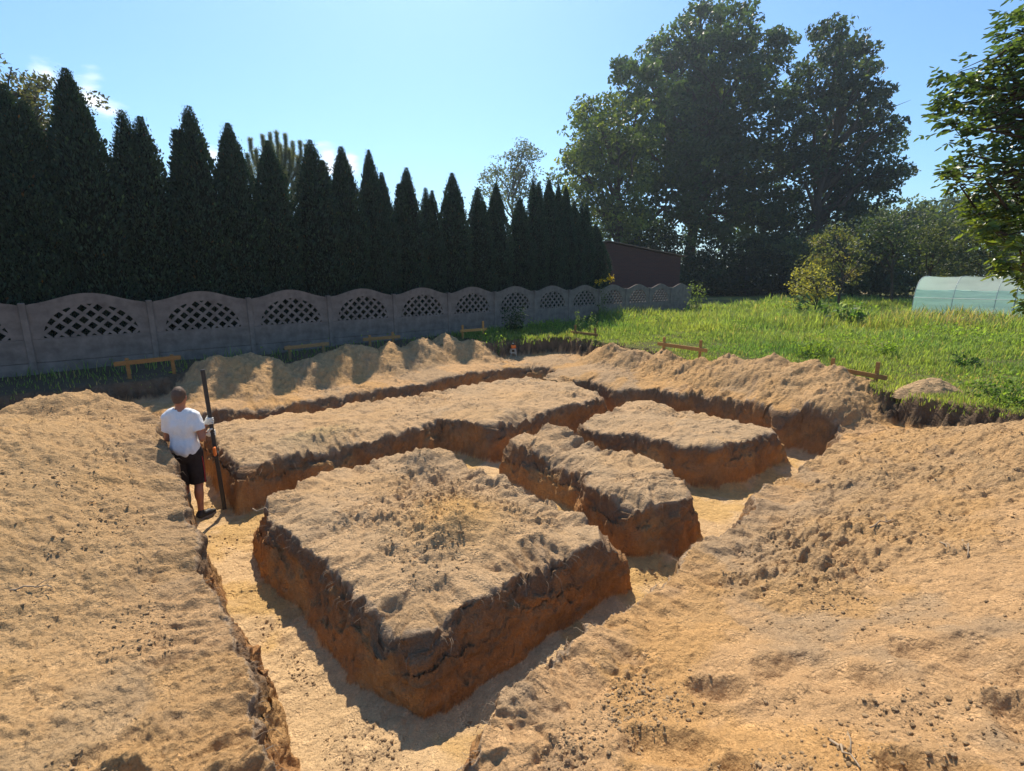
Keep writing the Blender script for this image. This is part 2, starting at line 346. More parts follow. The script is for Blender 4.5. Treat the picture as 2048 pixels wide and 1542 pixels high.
TH = np.concatenate([np.radians(np.arange(-61, 61.001, .125)), np.radians(np.arange(66, 299.1, 5))])
R = np.concatenate([np.linspace(.3, .88, 8), .92*np.exp(np.arange(0, 2.93, .0042)), 17.4*np.exp(np.arange(0, 1.0, .02)), 47.6*np.exp(np.arange(0, 3.0, .08))])
nr, nth = len(R), len(TH)
RR, TT = np.meshgrid(R, TH, indexing='ij')
X = (RR*np.sin(TT)).ravel(); Y = (RR*np.cos(TT)).ravel()
a, b, z, sand, heap, inpit, n1, n2 = terrain(X, Y)
# --- trench signed distance s (positive on undisturbed ground, negative over the trench floor)
a, b = a/S, b/S
near = (a > -.6) & (a < 10.2) & (b > .1) & (b < 10.6)
s = np.full(X.shape, 9.); gx = np.zeros_like(X); gy = np.zeros_like(X); isl = np.zeros(X.shape, int)
ai, bi = a[near], b[near]
ed = .045*fbm2(X[near], Y[near], .45, 3, 61)+np.where(ai < .85, .11*fbm2(X[near], Y[near], 1.0, 2, 63), 0)+.030*np.abs(fbm2(X[near], Y[near], .16, 3, 66))-.012+.010*fbm2(X[near], Y[near], .04, 2, 68)
sO, gxo, gyo = poly_sd(ai, bi, OUTER); sI = sO.copy(); gi, hi = gxo, gyo; idn = np.zeros(ai.shape, int); 
for k, (nm, pl) in enumerate(ISL.items()):
    d, g1, g2 = poly_sd(ai, bi, pl); m = -d > sI; sI = np.where(m, -d, sI); gi = np.where(m, -g1, gi); hi = np.where(m, -g2, hi); idn = np.where(d < .02, k+1, idn)
sI = sI*S+ed
s[near] = sI; isl[near] = idn
gx[near] = gi*A[0]+hi*B[0]; gy[near] = gi*A[1]+hi*B[1]
W0, W1, KC = .19, .36, .17
sa = np.abs(s)
sn = np.where(sa < W0, s*KC, np.where(sa < W1, np.sign(s)*(W0*KC+(sa-W0)/(W1-W0)*(W1-W0*KC)), s))
t = np.clip((s+W0)/(2*W0), 0, 1)                # 0 floor .. 1 rim along the wall
wall = (sa < W0)
# top surface
top = np.where(isl > 0, block_tops(a, b, X, Y), z)
edge = np.clip(1-(s-W0)/.35, 0, 1)*(s > 0)
rough = sstep(.05, .75, fbm2(X, Y, .9, 3, 71))           # patches of clods among smoothed sand
rough = np.maximum(rough*.9, heap*np.where(a < 1, .45, .8))
dn = .020*fbm2(X, Y, .38, 2, 81)
lump = np.abs(fbm2(X, Y, .13, 3, 91)); fine = fbm2(X, Y, .035, 2, 95)
rid = 1-np.abs(fbm2(X, Y, .33, 3, 83))
dd = .9*dn+.030*(rid-.6)*np.where(isl > 0, 1.3, .15+.7*rough)+rough*(.042*(lump-.35)+.013*fine)+(1-rough)*.004*fine+(.005+.008*rough)*fbm2(X, Y, .085, 3, 87)
wxx, wyy = X+.06*fbm2(X, Y, .15, 3, 181), Y+.06*fbm2(X, Y, .15, 3, 183); brk = np.abs(fbm2(wxx, wyy, .17, 4, 185, .6))
dd += sstep(.15, .8, fbm2(X, Y, 1.3, 3, 187))*((.055-.03*sstep(.8, .2, a))*(brk-.3)); dd += .014*np.abs(fbm2(wxx, wyy, .07, 3, 189))*(.3+.7*rough)
pits = fbm2(X, Y, .24, 2, 99); dd += -.022*sstep(.55, 1.1, pits)*(.2+.8*rough)+.007*fbm2(X*.8+Y*.3, Y*2.2-X*.6, .16, 3, 101)
# clods and crumbs pressed into the surface
def clod_field(cell, seed, prob):
    wx, wy = X+cell*.38*fbm2(X, Y, cell*.55, 2, seed+7), Y+cell*.38*fbm2(X, Y, cell*.55, 2, seed+9)
    cx, cy = np.floor(wx/cell).astype(np.int64), np.floor(wy/cell).astype(np.int64); best = np.zeros_like(X)
    for dx in (-1, 0, 1):
        for dy in (-1, 0, 1):
            hx, hy, hp, hs = [_h(cx+dx, cy+dy, 0, seed+k)*.5+.5 for k in range(4)]
            d = np.hypot(wx-(cx+dx+hx)*cell, (wy-(cy+dy+hy)*cell)*1.1); rr = cell*(.12+.36*hs*hs*hs)
            q = np.where(hp < prob, np.clip(1.25*(1-(d/rr)**2), 0, 1)**.6*rr*.62, 0); best = np.maximum(best, q)
    return best
clods = .9*clod_field(.034, 200, .22+.0)*(.25+.75*rough)+.9*clod_field(.06, 210, .18)*(.3+.7*rough)+.9*clod_field(.10, 215, .12)*sstep(.1, .5, rough)+.8*clod_field(.20, 220, .07)*sstep(.3, .7, rough)
clodm = sstep(.002, .01, clods)
dd = dd+clods
dd = dd-dd[isl == 2].mean()
sandm = np.clip(sand, 0, 1)
top = top+dd*sandm
# footprints / gouges on the right foreground
def gouge(u0, v0, u1, v1, dep, wd, zz):
    p0, p1 = on_z(u0, v0, zz)[:2], on_z(u1, v1, zz)[:2]; e = p1-p0; tt = np.clip(((X-p0[0])*e[0]+(Y-p0[1])*e[1])/(e@e), 0, 1)
    d = np.hypot(X-p0[0]-tt*e[0], Y-p0[1]-tt*e[1])+.25*wd*n2; return dep*(np.exp(-(d/wd)**2)-.55*np.exp(-((d-1.7*wd)/(.6*wd))**2))
for g in [(1560,1235,1650,1235,-.05,.10,0),(1690,1265,1760,1285,-.055,.10,.05),(1850,1225,1960,1250,-.06,.10,.1),(1980,1290,2048,1310,-.06,.12,.1),(2055,1375,2085,1430,-.05,.08,.15),(1420,1240,1470,1255,-.06,.07,0),(1490,1420,1500,1440,-.05,.06,0),(1290,1370,1400,1400,-.05,.07,-.1),(1850,1500,1900,1520,-.08,.09,.1),(1430,1090,1490,1100,-.05,.08,-.2),(1580,1240,1600,1180,.0,.1,0),(110,1380,220,1330,-.03,.08,0),(200,1385,235,1395,-.05,.05,0),(420,1450,470,1480,-.06,.07,-.2),(270,1230,330,1200,-.04,.05,-.1)]:
    top = top+gouge(*g)*sandm*(np.abs(X) < 12)
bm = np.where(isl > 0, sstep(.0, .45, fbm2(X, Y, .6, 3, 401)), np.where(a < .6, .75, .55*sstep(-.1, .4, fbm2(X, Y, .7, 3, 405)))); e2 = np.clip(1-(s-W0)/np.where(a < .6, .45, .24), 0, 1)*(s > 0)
top = np.where(s < 9, top-bm*np.where(a < .6, .11*e2**1.4*np.clip(.8+.6*fbm2(X, Y, .5, 2, 409), 0, 1.5), .085*e2**.8*np.clip(.7+.9*fbm2(X, Y, .13, 3, 409), 0, 1.5))+bm*e2*.03*(np.abs(fbm2(X, Y, .06, 3, 411))-.3), top)
top = np.where(s < 9, top-.016*edge**2+edge*.022*fbm2(X, Y, .09, 3, 77), top)
# floor
ramp = sstep(2.1, .8, b)*(a < 1.3)
floor = ZS-.61+.06*sstep(7, 9, a)+.25*sstep(8.2, 8.9, a)*sstep(8.3, 9.2, b)+.34*ramp+.03*fbm2(X, Y, .5, 3, 121)+.02*lump*(.3+ramp+rough)+.7*clods+.012*fbm2(X, Y, .16, 3, 127)*(.6+1.6*ramp)
floor += .14*np.exp(-np.clip(-s-W0*.6, 0, 9)/.10)*sstep(-.5, .6, fbm2(X, Y, .6, 2, 125))
back = sstep(8.2, 8.7, b); floor += .15*back
prof = t+.04*np.sin(t*PI*2)*0
zf = np.where(s >= W0, top, np.where(s <= -W0, floor, floor+(top-floor)*prof))
# wall: batter, turf crust that overhangs, scrape marks
X2, Y2 = X+gx*(sn-s)*(sa < W1), Y+gy*(sn-s)*(sa < W1)
bat = np.where(wall, -.10*(1-t), np.where((s < 0) & (s > -W1), -.10*(1-(-s-W0)/(W1-W0)), 0))      # wall foot comes forward
depth = top-zf
env = np.where(wall, np.sin(np.clip(t, 0, 1)*PI)**.5, 0)
w3 = .035*fbm3(X2, Y2, zf, .42, 3, 131)+.014*fbm3(X2, Y2, zf*2.5, .09, 2, 135)+.020*fbm3(X2*3, Y2*3, zf*.30, .30, 2, 139)
crust = np.where(wall, sstep(.34, .06, depth)*sstep(.0, .04, depth), 0)
w3 = w3*env-crust*(.008+.022*fbm3(X2, Y2, zf, .10, 4, 141))
X2 = X2+gx*(bat+w3); Y2 = Y2+gy*(bat+w3)
zf = zf+np.where(wall, .018*fbm3(X2, Y2, zf, .08, 2, 151)*env, 0)
# --- colours: dry sand, grey topsoil, orange subsoil, damp walls, turf
def C(*c): return np.array(c, float)
def lerp(c0, c1, f): return c0+(c1-c0)*np.asarray(f, float)[:, None]
ncol = fbm2(X, Y, 1.1, 4, 161); nc2 = fbm2(X, Y, .25, 3, 165)
col = np.tile(C(.52, .318, .155), (len(X), 1))
col = lerp(col, C(.41, .275, .155), sstep(-.2, .45, ncol+.5*nc2))                  # greyer topsoil mixed in
col = lerp(col, C(.55, .30, .10), sstep(.15, .65, fbm2(X, Y, .8, 4, 171)+.3*nc2)*.55)  # orange sand
leftside = sstep(.6, -.6, a)
col = lerp(col, C(.51, .325, .15), leftside*.5)
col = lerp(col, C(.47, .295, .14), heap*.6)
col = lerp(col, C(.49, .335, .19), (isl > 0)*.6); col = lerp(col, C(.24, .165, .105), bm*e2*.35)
mo = np.exp(-(((a-2.35)/.45)**2+((b-3.55)/.42)**2)); col = lerp(col, C(.56, .325, .115), mo*.85*(isl > 0))
mo = np.exp(-(((a-2.35)/.5)**2+((b-7.0)/.25)**2)); col = lerp(col, C(.50, .35, .17), mo*.8*(isl > 0))
col = lerp(col, C(.34, .225, .125), clodm*.55)
col = lerp(col, C(.30, .21, .135), sstep(.6, 1, pits)*rough*.5)
fl = np.where(s < 0, 1., 0.)*(s < -W0*.8)
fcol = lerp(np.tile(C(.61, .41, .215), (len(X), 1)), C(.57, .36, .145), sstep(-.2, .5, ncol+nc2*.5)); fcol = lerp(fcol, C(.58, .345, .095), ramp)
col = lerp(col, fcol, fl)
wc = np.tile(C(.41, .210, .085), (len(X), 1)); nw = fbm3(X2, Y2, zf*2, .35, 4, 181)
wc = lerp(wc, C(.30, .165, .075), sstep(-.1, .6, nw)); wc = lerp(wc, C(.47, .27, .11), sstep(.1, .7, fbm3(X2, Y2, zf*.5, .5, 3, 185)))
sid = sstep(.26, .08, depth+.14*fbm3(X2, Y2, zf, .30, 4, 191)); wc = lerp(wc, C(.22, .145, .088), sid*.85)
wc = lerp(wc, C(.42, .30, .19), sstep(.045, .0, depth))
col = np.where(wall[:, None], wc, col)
# stripped-topsoil bank at the pit's rim and lawn soil
bank = np.clip(1-np.abs(inpit-.5)*2, 0, 1)*(heap < .5)
col = lerp(col, C(.10, .07, .045), sstep(.05, .35, bank))
dark = ((X*A[0]+Y*A[1]) < 9.5)  # bare soil towards the fence, darkened further for the hedge's shade
soil = lerp(np.where(dark[:, None], C(.095, .07, .045), C(.10, .095, .035)), np.where(dark[:, None], C(.13, .095, .06), C(.14, .15, .045)), sstep(-.4, .4, n1)); soil = lerp(soil, C(.28, .2, .11), sstep(.65, 1.1, fbm2(X, Y, 2.6, 3, 195)))
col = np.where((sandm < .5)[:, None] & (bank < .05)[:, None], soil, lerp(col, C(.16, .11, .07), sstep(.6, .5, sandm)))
Vt = np.stack([X2, Y2, zf], 1).reshape(nr, nth, 3)
dr = np.gradient(Vt, axis=0); dth = np.empty_like(Vt); dth = np.roll(Vt, -1, 1)-np.roll(Vt, 1, 1)
nrm = np.cross(dth, dr); nrm /= np.linalg.norm(nrm, axis=2, keepdims=True)+1e-12; nrm *= np.where(nrm[..., 2:3].mean() < 0, -1, 1)
nrm = nrm.reshape(-1, 3); Vt = Vt.reshape(-1, 3)
idx = np.arange(nr*nth).reshape(nr, nth); i0 = idx[:-1]; i1 = idx[1:]
quads = np.stack([i0, np.roll(i0, -1, 1), np.roll(i1, -1, 1), i1], -1).reshape(-1, 4)
fa = lambda q: q[quads].mean(1)
fs, fsand, fheap, fz = fa(s), fa(sandm), fa(heap), fa(t)
fisl = isl[quads].max(1); f_a, f_b = fa(a), fa(b)
cat = np.zeros(len(quads), int)                                  # 0 lawn
cat[fsand > .5] = 1                                              # stripped sand
cat[(fsand > .5) & (fheap > .5) & (f_b > 9.9)] = 2
cat[(fsand > .5) & (fheap > .5) & (f_a > 9.05) & (f_b < 9.9)] = 3
cat[(fsand > .5) & (fheap > .5) & (f_a < .2) & (f_b < 9.9)] = 4
cat[(fs < -W0*.95)] = 5
cat[(fs >= -W0*.95) & (fs < 8) & (fisl > 0) & (f_b > .5)] = 6
m = cat == 6; cat[m] = 5+fisl[m]
names = {0: 'lawn', 1: 'sand_ground', 2: 'spoil_heap', 3: 'spoil_heap', 4: 'spoil_heap', 5: 'trench_floor', 6: 'soil_block', 7: 'soil_block', 8: 'soil_block', 9: 'soil_block'}
for k, nm in names.items():
    q = quads[cat == k]
    if not len(q): continue
    u, inv = np.unique(q, return_inverse=True)
    o = mesh_np(nm, Vt[u], [inv.reshape(-1, 4)], M_EARTH, None, True, {'Col': col[u]}, nrm[u]); tag(o, kind='structure')
# plug under the photographer's feet
k = nth; c0 = MB(); vv = np.concatenate([Vt[idx[0]], [[0, 0, Vt[idx[0]][:, 2].mean()]]]); tri = np.array([((i+1) % nth, i, nth) for i in range(nth)])
tag(mesh_np('sand_ground', vv, [tri], M_EARTH, None, True, {'Col': np.tile(C(.45, .3, .17), (nth+1, 1))}), kind='structure')
GZ = None
def ground_z(x, y):
    """height of the finished terrain at a point (nearest grid vertex of the undeformed sheet)"""
    x, y = np.atleast_1d(x), np.atleast_1d(y); r = np.hypot(x, y); th = np.arctan2(x, y)
    ir = np.clip(np.searchsorted(R, r), 0, nr-1); it = np.clip(np.round((th-TH[0])/math.radians(.125)).astype(int), 0, 976)
    return zf[ir*nth+it], sandm[ir*nth+it], s[ir*nth+it], nrm[ir*nth+it]

# ------------------------------------------------------------------ foliage helpers
def leaf_cards(P, size, col, jit=.35, up=.35, aspect=.55, normal=None):
    """one rhombic, slightly folded leaf (4 corners) per point"""
    n = len(P); d = rng.normal(size=(n, 3)); d /= np.linalg.norm(d, axis=1)[:, None]
    nn = rng.normal(size=(n, 3)); nn[:, 2] = np.abs(nn[:, 2])+up
    if normal is not None: nn = nn*.6+normal*1.0
    nn -= d*np.sum(nn*d, 1)[:, None]; nn /= np.linalg.norm(nn, axis=1)[:, None]+1e-9
    w = np.cross(d, nn); sz = (size*(1+jit*rng.uniform(-1, 1, n)))[:, None]
    V = np.stack([P-d*sz*.5, P+w*sz*aspect*.5+nn*sz*.08, P+d*sz*.5, P-w*sz*aspect*.5+nn*sz*.08], 1).reshape(-1, 3)
    return V, np.arange(4*n).reshape(n, 4), np.repeat(col, 4, 0)
def clump_points(clumps, per_m3, sub=.45, flat=.8, seed=0):
    """leaf positions: twig clusters spread through each clump, denser towards its outside"""
    Ps, Cs = [], []
    for (cx, cy, cz, r) in clumps:
        ns = max(6, int(3.2*(r/sub)**2)); d = rng.normal(size=(ns, 3)); d /= np.linalg.norm(d, axis=1)[:, None]
        rr = r*rng.uniform(.25, 1.05, ns)**.6; c = np.array([cx, cy, cz])+d*rr[:, None]*np.array([1, 1, flat])
        k = max(4, int(per_m3*sub**2)); p = rng.normal(size=(ns, k, 3)); p /= np.linalg.norm(p, axis=2)[..., None]
        p *= (sub*rng.uniform(.3, 1, (ns, k))**.5)[..., None]*np.array([1.15, 1.15, .7])
        Ps.append((c[:, None]+p).reshape(-1, 3)); Cs.append(np.repeat(rng.uniform(0, 1, ns), k))
    return np.concatenate(Ps), np.concatenate(Cs)
def crown_mesh(name, clumps, size, per, base, hi, parent, mat=M_LEAF, sub=.45, up=.35, hi_f=.18, flat=.85):
    P, tc = clump_points(clumps, per, sub, flat)
    base, hi = np.array(base), np.array(hi)
    f = np.clip((tc-(1-hi_f))/hi_f, 0, 1)[:, None]*.8
    col = (base+(hi-base)*f)*(.65+.7*rng.uniform(0, 1, len(P)))[:, None]*(.75+.5*tc)[:, None]
    V, Fc, Cc = leaf_cards(P, size, col, up=up); return mesh_np(name, V, [Fc], mat, parent, False, {'Col': Cc})
def limb(p0, p1, sag=.1, n=7, wig=.05):
    p0, p1 = np.array(p0, float), np.array(p1, float); t = np.linspace(0, 1, n)[:, None]; L = np.linalg.norm(p1-p0)
    pts = p0+(p1-p0)*t; pts[:, 2] += (sag*L*np.sin(t[:, 0]*PI)); pts[1:-1] += rng.normal(0, wig*L/3, (n-2, 3)); return pts
def wood(name, base, top, r0, clumps, parent, mat=M_BARK, extra=None, rtip=.02, frac=(.35, .95)):
    """trunk with limbs that reach into the clumps"""
    m = MB(); base = np.array(base, float); top = np.array(top, float); tr = limb(base-np.array([0, 0, .2]), top, 0, 10, .03)
    rad = np.linspace(1, .22, 10)**.9*r0; rad[0] *= 1.35; m.tube(tr, rad, 10)
    for (cx, cy, cz, r) in clumps:
        c = np.array([cx, cy, cz]); h = np.clip((cz-base[2])/(top[2]-base[2]+1e-6)*.75-.08, frac[0], frac[1])
        i = h*9; k = int(min(i, 8)); p0 = tr[k]+(tr[k+1]-tr[k])*(i-k); L = np.linalg.norm(c-p0)
        if L < .2: continue
        b = limb(p0, c, .08, 7, .12); rb = min(.5*r0, .035*L+.03)
        m.tube(b, np.linspace(rb, max(rtip, .15*rb), 7), 6)
        for q in range(3):
            e = c+rng.normal(0, r*.55, 3); m.tube(limb(b[4], e, .05, 5, .15), np.linspace(max(rtip, .35*rb), rtip*.6, 5), 5)
    return m.build(name, mat, parent, True)
def px_clumps(lst, y, spread=1.5, thick=1.0):
    """clumps noted as (u, v, radius in photo pixels); each gets its own depth inside the crown"""
    outl = []
    for (u, v, r) in lst:
        yy = y+rng.uniform(-spread, spread); p = on_y(u, v, yy); rr = r*yy/F
        outl.append((p[0], p[1], p[2], rr))
    return outl
def tree(name, label, cat, y, lst, trunk_px, r0, leafsize, per, base, hi, group=None, spread=2.5, sub=.5, gz=0, back=True, hi_f=.18, top_f=.75, up=.35):
    cl = px_clumps(lst, y, spread); tb = on_y(trunk_px, 700, y); bx, by = tb[0], y
    if back: cl2 = cl+[(x+rng.normal(0, .5), yv+spread*rng.uniform(.8, 1.6), z+rng.normal(0, .3), r) for (x, yv, z, r) in cl[::2]]
    else: cl2 = cl
    e = empty(name, (bx, by, gz)); tag(e, label, cat, group); rel = [(x-bx, yv-by, z-gz, r) for (x, yv, z, r) in cl2]
    zt = max(c[2] for c in rel)*top_f; xt = np.mean([c[0] for c in rel])*.4
    crown_mesh('crown', rel, leafsize, per, base, hi, e, sub=sub, hi_f=hi_f, up=up)
    wood('trunk', (0, 0, 0), (xt, 0, zt), r0, [c for c in rel[:len(lst)]], e)
    return e

# ------------------------------------------------------------------ concrete fence
FP = np.array([-8.824, 10.684]); FA = math.radians(46.476); FD = np.array([math.sin(FA), math.cos(FA)]); FN = np.array([-FD[1], FD[0]]); FS = 2.06
def fz_wave(x): return 1.38+.207*(.5+.5*np.cos(2*PI*x/FS))
def lattice_panel():
    m = MB(); hw, z0, z1, T = .985, .69, .705, .05; ea, eb = .79, .66
    th = np.linspace(0, PI, 49); inn = np.stack([ea*np.cos(th), z1+eb*np.sin(th)], 1); o = []
    for t in th:
        dx, dz = math.cos(t), math.sin(t); lo, hi_ = 0, 3
        for _ in range(40):
            md = (lo+hi_)/2; x, z = md*dx, z1+md*dz
            if abs(x) > hw or z > fz_wave(np.array(x)): hi_ = md
            else: lo = md
        o.append((lo*dx, z1+lo*dz))
    o = np.array(o); n = len(th)
    def ext(poly2, y0, y1):      # front and back copies of 2-D points
        return np.concatenate([np.stack([poly2[:, 0], np.full(len(poly2), y0), poly2[:, 1]], 1), np.stack([poly2[:, 0], np.full(len(poly2), y1), poly2[:, 1]], 1)])
    P = np.concatenate([inn, o]); V = ext(P, 0, T); k = 2*n; q = []
    for i in range(n-1):
        q += [(i, n+i, n+i+1, i+1), (k+i, k+i+1, k+n+i+1, k+n+i), (i, i+1, k+i+1, k+i), (n+i, k+n+i, k+n+i+1, n+i+1)]
    m.add(V, [np.array(q)])
    m.box((0, T/2, (z0+z1)/2), (2*hw, T-.002, z1-z0+.001))
    bw = .062                                    # diagonal bars
    for sgn in (1, -1):
        for c in np.arange(-2.34, 2.35, .26):
            ts = np.linspace(-1.2, 1.2, 481); x = c+ts*.70710678; z = z1+.33+sgn*ts*.66
            ins = (x/ (ea+.02))**2+((z-z1)/(eb+.02))**2 < 1; ins &= z > z1-.008
            if ins.sum() < 12: continue
            i0, i1 = np.where(ins)[0][[0, -1]]; a_, b_ = np.array([x[i0], z[i0]]), np.array([x[i1], z[i1]]); L = np.linalg.norm(b_-a_); ang = math.atan2(b_[1]-a_[1], b_[0]-a_[0])
            ca, sa_ = math.cos(ang), math.sin(ang); Mx = np.array([[ca, 0, -sa_], [0, 1, 0], [sa_, 0, ca]])
            m.box(((a_[0]+b_[0])/2, T/2+(.001 if sgn > 0 else -.001), (a_[1]+b_[1])/2), (L, T-.012, bw), M=Mx)
    return m
fence = empty('concrete_fence', (FP[0], FP[1], 0), math.atan2(FD[1], FD[0]))
tag(fence, 'low grey concrete fence with wavy top and arched lattice openings in front of the conifers', 'fence')
lat = None
for n in range(-3, 13):
    x = n*FS
    if lat is None:
        lat = lattice_panel().build('lattice_panel', M_CONC, fence); lat.location = (x, 0, 0); s1 = lat
    elif n < 12:
        s1 = lat.copy(); COL.objects.link(s1); s1.parent = fence; s1.location = (x, 0, 0)
    else:
        mm = MB(); xs = np.linspace(-.985, .985, 33); ztop = fz_wave(xs); V = np.concatenate([np.stack([xs, 0*xs, 0*xs+.69], 1), np.stack([xs, 0*xs, ztop], 1), np.stack([xs, 0*xs+.05, 0*xs+.69], 1), np.stack([xs, 0*xs+.05, ztop], 1)])
        q = [];
        for i in range(32): q += [(i, i+1, 33+i+1, 33+i), (66+i, 99+i, 99+i+1, 66+i+1), (33+i, 33+i+1, 99+i+1, 99+i)]
        mm.add(V, [np.array(q)]); s1 = mm.build('solid_panel', M_CONC, fence); s1.location = (x, 0, 0)
    if n == -3:
        sb = MB().box((0, .025, .455), (1.97, .05, .462), bev=.006).box((0, .025, -.02), (1.97, .049, .476), bev=.006).build('base_slab', M_CONC, fence); sb.location = (x, 0, 0)
        po = MB().box((FS/2, .03, .58), (.115, .13, 1.66), bev=.012).build('fence_post', M_CONC, fence); po.location = (x, 0, 0); sb0, po0 = sb, po
    else:
        sb = sb0.copy(); po = po0.copy()
        for o in (sb, po): COL.objects.link(o); o.parent = fence; o.location = (x, 0, 0)

# ------------------------------------------------------------------ thuja hedge: every tree its own object
def thuja_meshes(seed, leaders, nleaf=20000, h=5.5, rm=.62):
    r_ = np.random.default_rng(seed); Vs = []; norms = []; cols = []
    def prof(t, tipz): return rm*np.clip((tipz-t)/2.35, 0, 1)**.95*(1-.12*np.clip((1.2-t)/1.2, 0, 1))
    P, NN = [], []
    for (ox, oy, tipz, sc, share) in leaders:
        n = int(nleaf*share); t = tipz*(1-r_.uniform(0, 1, n)**.85) if False else r_.uniform(.05, 1, n)*tipz; ang = r_.uniform(0, 2*PI, n)
        rr = prof(t, tipz)*sc; bum = 1+.22*vn3(np.cos(ang)*2.2+seed, np.sin(ang)*2.2, t*2.4, seed)+.15*vn3(np.cos(ang)*6, np.sin(ang)*6+seed, t*6, seed+3)
        depth_ = r_.uniform(0, 1, n)**2*.16; rad = rr*bum*(1-depth_)+.01+r_.exponential(.022, n)
        lean = np.clip(t/tipz, 0, 1)**1.0
        P.append(np.stack([rad*np.cos(ang)+ox*lean, rad*np.sin(ang)+oy*lean, t], 1)); NN.append(np.stack([np.cos(ang), np.sin(ang), .25+0*ang], 1))
    P = np.concatenate(P); NN = np.concatenate(NN); n = len(P)
    # upright fan sprays
    d = NN*.55+np.array([0, 0, .9])+r_.normal(0, .35, (n, 3)); d /= np.linalg.norm(d, axis=1)[:, None]
    w = np.cross(d, r_.normal(size=(n, 3))); w /= np.linalg.norm(w, axis=1)[:, None]+1e-9
    L = (r_.uniform(.05, .115, n)*np.clip((5.5-P[:, 2])/1.2+.35, .35, 1))[:, None]; Wd = L*r_.uniform(.3, .5, n)[:, None]
    V = np.stack([P-d*L*.3, P+w*Wd*.5+d*L*.25, P+d*L*.7, P-w*Wd*.5+d*L*.25], 1).reshape(-1, 3)
    cl = np.array([.026, .052, .033])*(r_.uniform(.6, 1.5, n))[:, None]; old = r_.uniform(0, 1, n) < .008; cl[old] = np.array([.10, .06, .02]); cl[r_.uniform(0, 1, n) < .06] *= np.array([2.0, 1.8, 1.2])
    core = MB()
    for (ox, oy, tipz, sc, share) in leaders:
        zz = np.linspace(0, tipz-.1, 16); core.tube(np.stack([ox*zz/tipz, oy*zz/tipz, zz], 1), np.maximum(prof(zz, tipz)*sc*.80, .012), 12)  # solid near-black cone filling the crown so nothing shows through
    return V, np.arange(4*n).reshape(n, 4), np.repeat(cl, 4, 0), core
TV = [thuja_meshes(1, [(0, 0, 5.5, 1, 1.)]), thuja_meshes(2, [(.0, 0, 5.5, 1, 1.)]), thuja_meshes(3, [(-.13, .03, 5.5, .86, .55), (.15, -.03, 5.42, .88, .55)]), thuja_meshes(4, [(.06, 0, 5.5, .95, .7), (-.20, 0, 4.95, .75, .4)]), thuja_meshes(5, [(-.05, 0, 5.5, .95, .7), (.22, 0, 5.0, .72, .4)])]
TOBJ = [None]*5
TIPS = [(-150,120,0,1.1,1),(-60,150,1,1.05,1),(6,172,1,1.0,1),(47,204,0,.85,1),(130,140,0,1.08,1),(260,226,2,1.08,1),(370,214,3,1.12,1),(455,249,0,1.0,1),(535,284,1,1.0,1),(624,283,4,1.12,1),(682,296,0,.98,1),(737,302,1,.80,1),(763,347,0,.72,1),(809,337,3,1.0,1),(857,378,2,.78,.9),(904,348,1,1.0,1),(957,377,4,.95,1),(992,369,0,.9,1),(1040,396,1,.95,1),(1072,361,2,.85,1),(1098,361,0,.9,1),(1117,370,1,.72,1),(1132,374,0,.75,1),(1149,404,1,.85,1),(1168,405,2,.85,1),(1192,450,0,1.0,1)]
ORD = ['', '', 'first', 'second', 'third', 'fourth', 'fifth', 'sixth', 'seventh', 'eighth', 'ninth', 'tenth', 'eleventh', 'twelfth', 'thirteenth', 'fourteenth', 'fifteenth', 'sixteenth', 'seventeenth', 'eighteenth', 'nineteenth', 'twentieth', 'twenty-first', 'twenty-second', 'twenty-third', 'twenty-fourth', 'twenty-fifth']
THL = {4: 'tallest pointed thuja of the hedge, rising in front of the old tree at the left', 25: 'short round-topped thuja closing the hedge beside the dark brick shed', 2: 'dark thuja cut by the left edge of the photo', 3: 'thuja standing just left of the tallest one, half hidden by it'}
TP0 = FP+FN*1.0
for k, (u, v, var, rs, q_) in enumerate(TIPS):
    p = on_plane(u, v, np.dot(TP0, FN)*FN, FN); off = rng.uniform(-.12, .12); loc = p[:2]+FN*off*0
    e = empty('thuja_tree', (loc[0], loc[1], 0), 0)
    lab = THL.get(k) or (ORD[k]+' thuja from the left in the hedge, '+{0: 'with one clean pointed tip', 1: 'with one slim pointed tip', 2: 'with a twin tip', 3: 'with a lower side tip on its left', 4: 'with a lower side tip on its right'}[var])
    if k < 2: lab = ['thuja far left of the hedge, beyond the frame', 'thuja left of the hedge, just outside the frame'][k]
    tag(e, lab, 'tree', 'thujas in the hedge behind the fence')
    if TOBJ[var] is None:
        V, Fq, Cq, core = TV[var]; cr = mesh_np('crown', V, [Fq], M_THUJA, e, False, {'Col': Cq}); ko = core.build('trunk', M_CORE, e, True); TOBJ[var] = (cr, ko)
    else:
        cr, ko = [o.copy() for o in TOBJ[var]]
        for o in (cr, ko): COL.objects.link(o); o.parent = e
    hz = (p[2]+.03)/5.5; rot = 0 if var >= 2 else rng.uniform(0, 6)
    vd = math.atan2(loc[0], loc[1])               # twin tips stand side by side along the row
    for o in (cr, ko): o.scale = (rs*1.05, rs*1.05, hz); o.rotation_euler = (0, 0, rot if var < 2 else math.atan2(FD[1], FD[0])-0.0)

